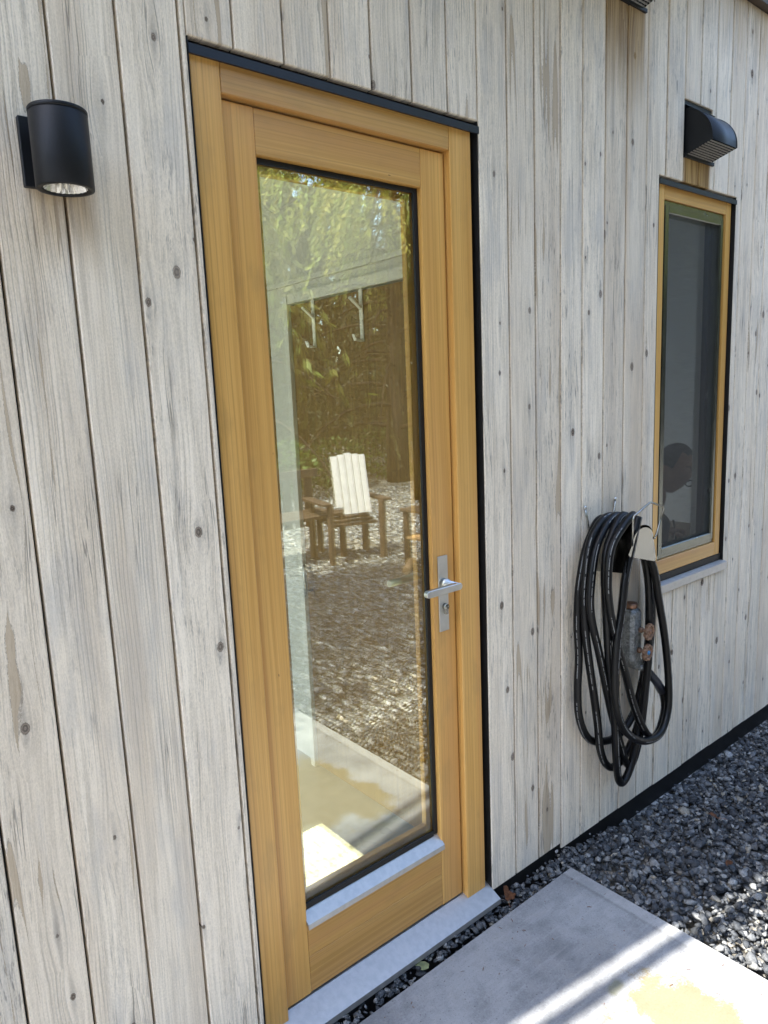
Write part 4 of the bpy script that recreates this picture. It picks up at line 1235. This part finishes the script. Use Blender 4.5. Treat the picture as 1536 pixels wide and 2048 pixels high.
pen = thing('pen', 'dark pen held in the writing hand behind the screen', 'pen', (3.072, 0.292, 0.815))
tube('pen_barrel', [(3.072, 0.292, 0.818), (3.015, 0.270, 0.880), (2.950, 0.246, 0.948)], 0.0042, M['gasket'], pen, 8)
tube('pen_tip', [(3.0725, 0.2922, 0.8174), (3.0810, 0.2955, 0.808)], [0.0040, 0.0008], M['steel'], pen, 8)

desk = thing('desk', 'dark desk under the window that the seated person writes on', 'desk', (3.2, 0.42, 0.021))
box('desk_top', (2.99, 3.75, 0.20, 0.95, 0.752, 0.778), M['veneer'], desk, 0.002)
for x in (3.02, 3.70):
    for y in (0.23, 0.91): box('leg', (x - 0.02, x + 0.02, y - 0.02, y + 0.02, 0.021, 0.751), M['veneer'], desk, 0.001)
stool = thing('stool', 'plain stool the person at the desk sits on', 'stool', (2.80, 0.46, 0.021))
lathe('seat', [(0.17, 0.36), (0.18, 0.365), (0.18, 0.39), (0.0, 0.395)], M['veneer'], stool, (2.80, 0.46, 0.0), 'z', 24)
for k in range(4):
    a = math.pi / 4 + math.pi / 2 * k
    tube('leg', [(2.80 + 0.11 * math.cos(a), 0.46 + 0.11 * math.sin(a), 0.36), (2.80 + 0.15 * math.cos(a), 0.46 + 0.15 * math.sin(a), 0.021)], 0.014, M['veneer'], stool, 8)

# ------------------------------------------------------------------ yard: seats mirrored in the glass
chair = thing('slatted_chair', 'white slat backed garden chair standing in the sunlit yard, mirrored in the door', 'garden chair', (4.05, -3.95, -0.02))
def put_part(o, T):
    o.matrix_world = T @ o.matrix_world
CT = Matrix.Translation((4.08, -4.0, 0)) @ Matrix.Rotation(math.radians(14), 4, 'Z')
def cbox(name, b, mat, rotx=0.0, pivot=(0, 0, 0)):
    bm = bmesh.new(); add_box(bm, *b)
    R_ = Matrix.Translation(pivot) @ Matrix.Rotation(rotx, 4, 'X') @ Matrix.Translation(-Vector(pivot))
    for v in bm.verts: v.co = CT @ (R_ @ v.co)
    return link(name, bm_mesh(bm, name), mat, chair, rel((0, 0, 0), chair))
for k in range(5):
    x = -0.17 + 0.072 * k
    tp = 1.01 - 0.012 * abs(k - 2)
    cbox('back_slat', (x, x + 0.062, -0.012, 0.012, 0.42 + (0.07 if k < 1 else 0.0), tp), M['drywhite'], math.radians(12), (0, 0, 0.4))
for k in range(5):
    y = -0.45 + 0.09 * k
    cbox('seat_slat', (-0.25, 0.25, y, y + 0.075, 0.30 + 0.02 * (4 - k), 0.32 + 0.02 * (4 - k)), M['darkwood'])
for s in (-1, 1):
    cbox('armrest', (s * 0.31 - 0.05, s * 0.31 + 0.05, -0.52, 0.10, 0.53, 0.55), M['darkwood'])
    cbox('leg', (s * 0.29 - 0.02, s * 0.29 + 0.02, -0.46, -0.36, -0.05, 0.53), M['darkwood'])
    cbox('leg', (s * 0.27 - 0.02, s * 0.27 + 0.02, 0.02, 0.10, -0.05, 0.53), M['darkwood'])

bench = thing('garden_bench', 'dark wooden garden bench in the yard, mirrored at the left of the door glass', 'bench', (3.55, -4.6, -0.05))
for k in range(7):
    x = 3.20 + 0.13 * k
    box('back_slat', (x, x + 0.10, -4.72, -4.70, 0.22, 0.80), M['darkwood'], bench, 0.002)
box('top_rail', (3.16, 4.12, -4.69, -4.65, 0.74, 0.82), M['darkwood'], bench, 0.003)
for k in range(4): box('seat_slat', (3.16, 4.12, -4.66 + 0.12 * k, -4.56 + 0.12 * k, 0.38, 0.41), M['darkwood'], bench, 0.002)
for x in (3.18, 4.06):
    for y in (-4.64, -4.24): box('leg', (x, x + 0.05, y, y + 0.05, -0.06, 0.379), M['darkwood'], bench, 0.002)

stand = thing('side_table', 'dark slatted side table in the yard, mirrored near the door handle', 'side table', (4.55, -3.3, -0.05))
for k in range(5): box('top_slat', (4.28, 4.74, -3.56 + 0.105 * k, -3.47 + 0.105 * k, 0.46, 0.485), M['darkwood'], stand, 0.002)
for x in (4.30, 4.67):
    for y in (-3.54, -3.10): box('leg', (x, x + 0.05, y, y + 0.05, -0.06, 0.459), M['darkwood'], stand, 0.002)
box('shelf', (4.30, 4.72, -3.54, -3.05, 0.20, 0.22), M['tanwood'], stand, 0.002)
lg = tube('split_log', [(4.02, -3.20, -0.005), (4.28, -3.42, 0.0)], 0.035, M['tanwood'], None, 7)
tag(lg, 'orange brown split log lying on the yard gravel, mirrored low in the door', 'log')

# ------------------------------------------------------------------ trees across the yard
def make_tree(height, limbs, spread, first, nspray, seed, dens=1.0, tone=1.0):
    r = np.random.default_rng(seed)
    bmk = bmesh.new()
    tp = [(0.06 * math.sin(k * 0.9 + seed) * k / 6, 0.06 * math.cos(k * 1.3 + seed) * k / 6, height * k / 8 - 0.1) for k in range(9)]
    add_tube(bmk, tp, [max(0.02, 0.030 * height * (1 - k / 8.6)) for k in range(9)], 10)
    Vs, Fs, Ts = [], [], []; base = 0
    quad = np.array([[0, 0, 0], [0.30, 0.45, 0.0], [0, 1.0, 0.0], [-0.30, 0.45, 0.0]])
    for i in range(limbs):
        t = (i + r.uniform(0, 1)) / limbs
        z0 = first + (height - first) * t
        L = spread * (1 - 0.85 * t ** 1.2) * r.uniform(0.7, 1.15)
        a = i * 2.4 + r.uniform(-0.5, 0.5)
        d = np.array([math.cos(a), math.sin(a), 0.0])
        ks = np.linspace(0, 1, 7)
        pts = [np.array([0, 0, z0]) + d * L * k + np.array([0, 0, 0.10 * L * math.sin(k * 2.2) - 0.42 * L * k ** 2.0]) for k in ks]
        add_tube(bmk, [tuple(p) for p in pts], [max(0.006, 0.016 * L * (1 - 0.9 * k)) for k in ks], 5)
        n = int(nspray * L / spread) + 4
        for j in range(n):
            k = r.uniform(0.12, 1.0) ** 0.75
            idx = min(5, int(k * 6)); f = k * 6 - idx
            p = pts[idx] * (1 - f) + pts[idx + 1] * f
            side = r.uniform(-1, 1) * 0.30 * L * (1.1 - k * 0.6)
            p = p + np.array([-d[1], d[0], 0]) * side + np.array([0, 0, -abs(side) * 0.35 + r.normal(0, 0.04)])
            hang = r.uniform(0.35, 0.95) * (0.6 + 0.4 * L / spread)
            lean = d * r.uniform(0, 0.5) + np.array([-d[1], d[0], 0]) * (np.sign(side) * r.uniform(0, 0.4))
            tone0 = np.array([0.175, 0.205, 0.042]) * tone * r.uniform(0.3, 1.75)
            tone0[0] *= r.uniform(0.85, 1.35)
            m_ = int(15 * dens)
            for q in range(m_):
                u = (q + r.uniform(0, 1)) / m_
                pos = p + (lean * u + np.array([0, 0, -1]) * u) * hang
                dirv = np.array([0, 0, -1]) * 0.8 + lean * 0.5 + r.normal(0, 0.38, 3)
                dirv /= np.linalg.norm(dirv)
                w = np.cross(dirv, r.normal(0, 1, 3)); w /= np.linalg.norm(w) + 1e-9
                ln = r.uniform(0.042, 0.090); wd = ln * r.uniform(0.14, 0.24)
                v = pos + np.outer(quad[:, 1] * ln, dirv) + np.outer(quad[:, 0] * wd * 2, w)
                Vs.append(v); Fs.append(np.array([[base, base + 1, base + 2, base + 3]])); base += 4
                Ts.append(np.tile(tone0 * r.uniform(0.75, 1.3), (4, 1)))
    crown = mesh_np('crown', np.concatenate(Vs), np.concatenate(Fs), np.concatenate(Ts), M['leaf'])
    trunk = bm_mesh(bmk, 'trunk'); trunk.materials.append(M['bark'])
    return trunk, crown
VAR = [make_tree(8.2, 46, 3.4, 4.3, 84, 3, 2.2), make_tree(7.0, 52, 2.8, 0.8, 60, 5, 1.0, 0.16), make_tree(8.0, 60, 2.1, 3.4, 130, 8, 1.3, 0.6)]  # second variant's leaves darkened to stand for shade among far trees
def tree(kind, x, y, rz, sc, label, group=None):
    t = thing('cedar_tree', label, 'tree', (x, y, -0.08), group)
    t.rotation_euler.z = rz; t.scale = (sc, sc, sc)
    link('trunk', VAR[kind][0], M['bark'], t); link('crown', VAR[kind][1], M['leaf'], t)
    return t
tree(0, 7.3, -6.4, 0.4, 1.0, 'drooping sunlit cedar nearest the house, mirrored high in the door glass')
FAR = 'tall dark cedar in the row beyond the yard, mirrored in the door glass'
for i, (x, y, k, rz, s) in enumerate(((8.6, -8.6, 1, 1.7, 1.1), (3.0, -9.0, 1, 0.3, 1.0), (6.3, -10.5, 1, 2.6, 1.1), (10.2, -10.4, 1, 4.1, 1.15), (12.5, -7.0, 0, 2.0, 1.2), (0.2, -10.0, 1, 5.0, 1.1),
                                      (8.6, -13.0, 1, 0.9, 1.3), (4.6, -13.2, 1, 3.3, 1.3), (13.0, -12.5, 1, 1.2, 1.4), (-3.0, -10.5, 1, 2.2, 1.2), (1.2, -13.5, 1, 4.4, 1.3), (16.0, -9.0, 0, 0.1, 1.4))):
    tree(k, x, y, rz, s, FAR, 'cedars beyond the yard')
tree(2, -0.15, -2.55, 0.6, 0.95, 'tall bare stemmed cedar whose high crown dapples the gravel')
# the wood behind: one mass, its shade put into near-black leaf colour
r_ = np.random.default_rng(21); nW = 16000
ang = r_.uniform(math.radians(180), math.radians(375), nW); rad_ = r_.uniform(17, 22, nW)
pw = np.stack([4 + rad_ * np.cos(ang), -3 + rad_ * np.sin(ang), r_.uniform(0, 1, nW) ** 0.9 * (8 + 1.2 * np.sin(ang * 23) + 0.8 * np.sin(ang * 51))], 1)
dv = r_.normal(0, 0.5, (nW, 3)) + np.array([0, 0, -0.9]); dv /= np.linalg.norm(dv, axis=1)[:, None]
wv = np.cross(dv, r_.normal(0, 1, (nW, 3))); wv /= np.linalg.norm(wv, axis=1)[:, None]
ln = r_.uniform(0.5, 1.1, nW)[:, None]; wd = ln * 0.36
Vw = np.stack([pw, pw + dv * ln * 0.5 + wv * wd, pw + dv * ln, pw + dv * ln * 0.5 - wv * wd], 1).reshape(-1, 3)
Tw = np.repeat(np.array([[0.012, 0.017, 0.006]]) * r_.uniform(0.5, 1.5, (nW, 1)), 4, 0)
me = mesh_np('wood', Vw, np.arange(nW * 4).reshape(-1, 4), Tw, M['leaf'])
tag(link('wood_edge', me, M['leaf']), 'dark wood closing off the yard behind the cedars', None, None, 'stuff')
# low shrubs along the far edge of the yard
def make_shrub(seed):
    r = np.random.default_rng(seed); Vs, Fs, Ts = [], [], []; base = 0
    quad = np.array([[0, 0], [0.5, 0.5], [0, 1.0], [-0.5, 0.5]])
    for i in range(1500):
        u = r.normal(0, 1, 3); u /= np.linalg.norm(u)
        p = u * r.uniform(0.55, 1.0) ** 0.5 * np.array([0.75, 0.55, 0.45]) + np.array([0, 0, 0.45])
        dv = u + r.normal(0, 0.6, 3); dv /= np.linalg.norm(dv)
        w = np.cross(dv, r.normal(0, 1, 3)); w /= np.linalg.norm(w) + 1e-9
        ln = r.uniform(0.05, 0.10)
        Vs.append(p + np.outer(quad[:, 1] * ln, dv) + np.outer(quad[:, 0] * ln * 0.6, w))
        Fs.append(np.array([[base, base + 1, base + 2, base + 3]])); base += 4
        Ts.append(np.tile(np.array([0.07, 0.11, 0.025]) * r.uniform(0.6, 1.5), (4, 1)))
    return mesh_np('leaves', np.concatenate(Vs), np.concatenate(Fs), np.concatenate(Ts), M['leaf'])
SH = make_shrub(4)
for i, (x, y, s) in enumerate(((4.6, -7.6, 0.9), (5.9, -8.6, 1.1), (7.4, -8.9, 1.0), (9.0, -9.2, 1.2), (3.4, -8.3, 1.0), (10.6, -9.0, 1.2))):
    o = tag(link('shrub', SH, M['leaf'], None, (x, y, -0.1)), 'low green shrub at the far edge of the yard, mirrored in the door glass', 'shrub', 'shrubs along the yard edge')
    o.scale = (s, s, s); o.rotation_euler.z = i * 1.3
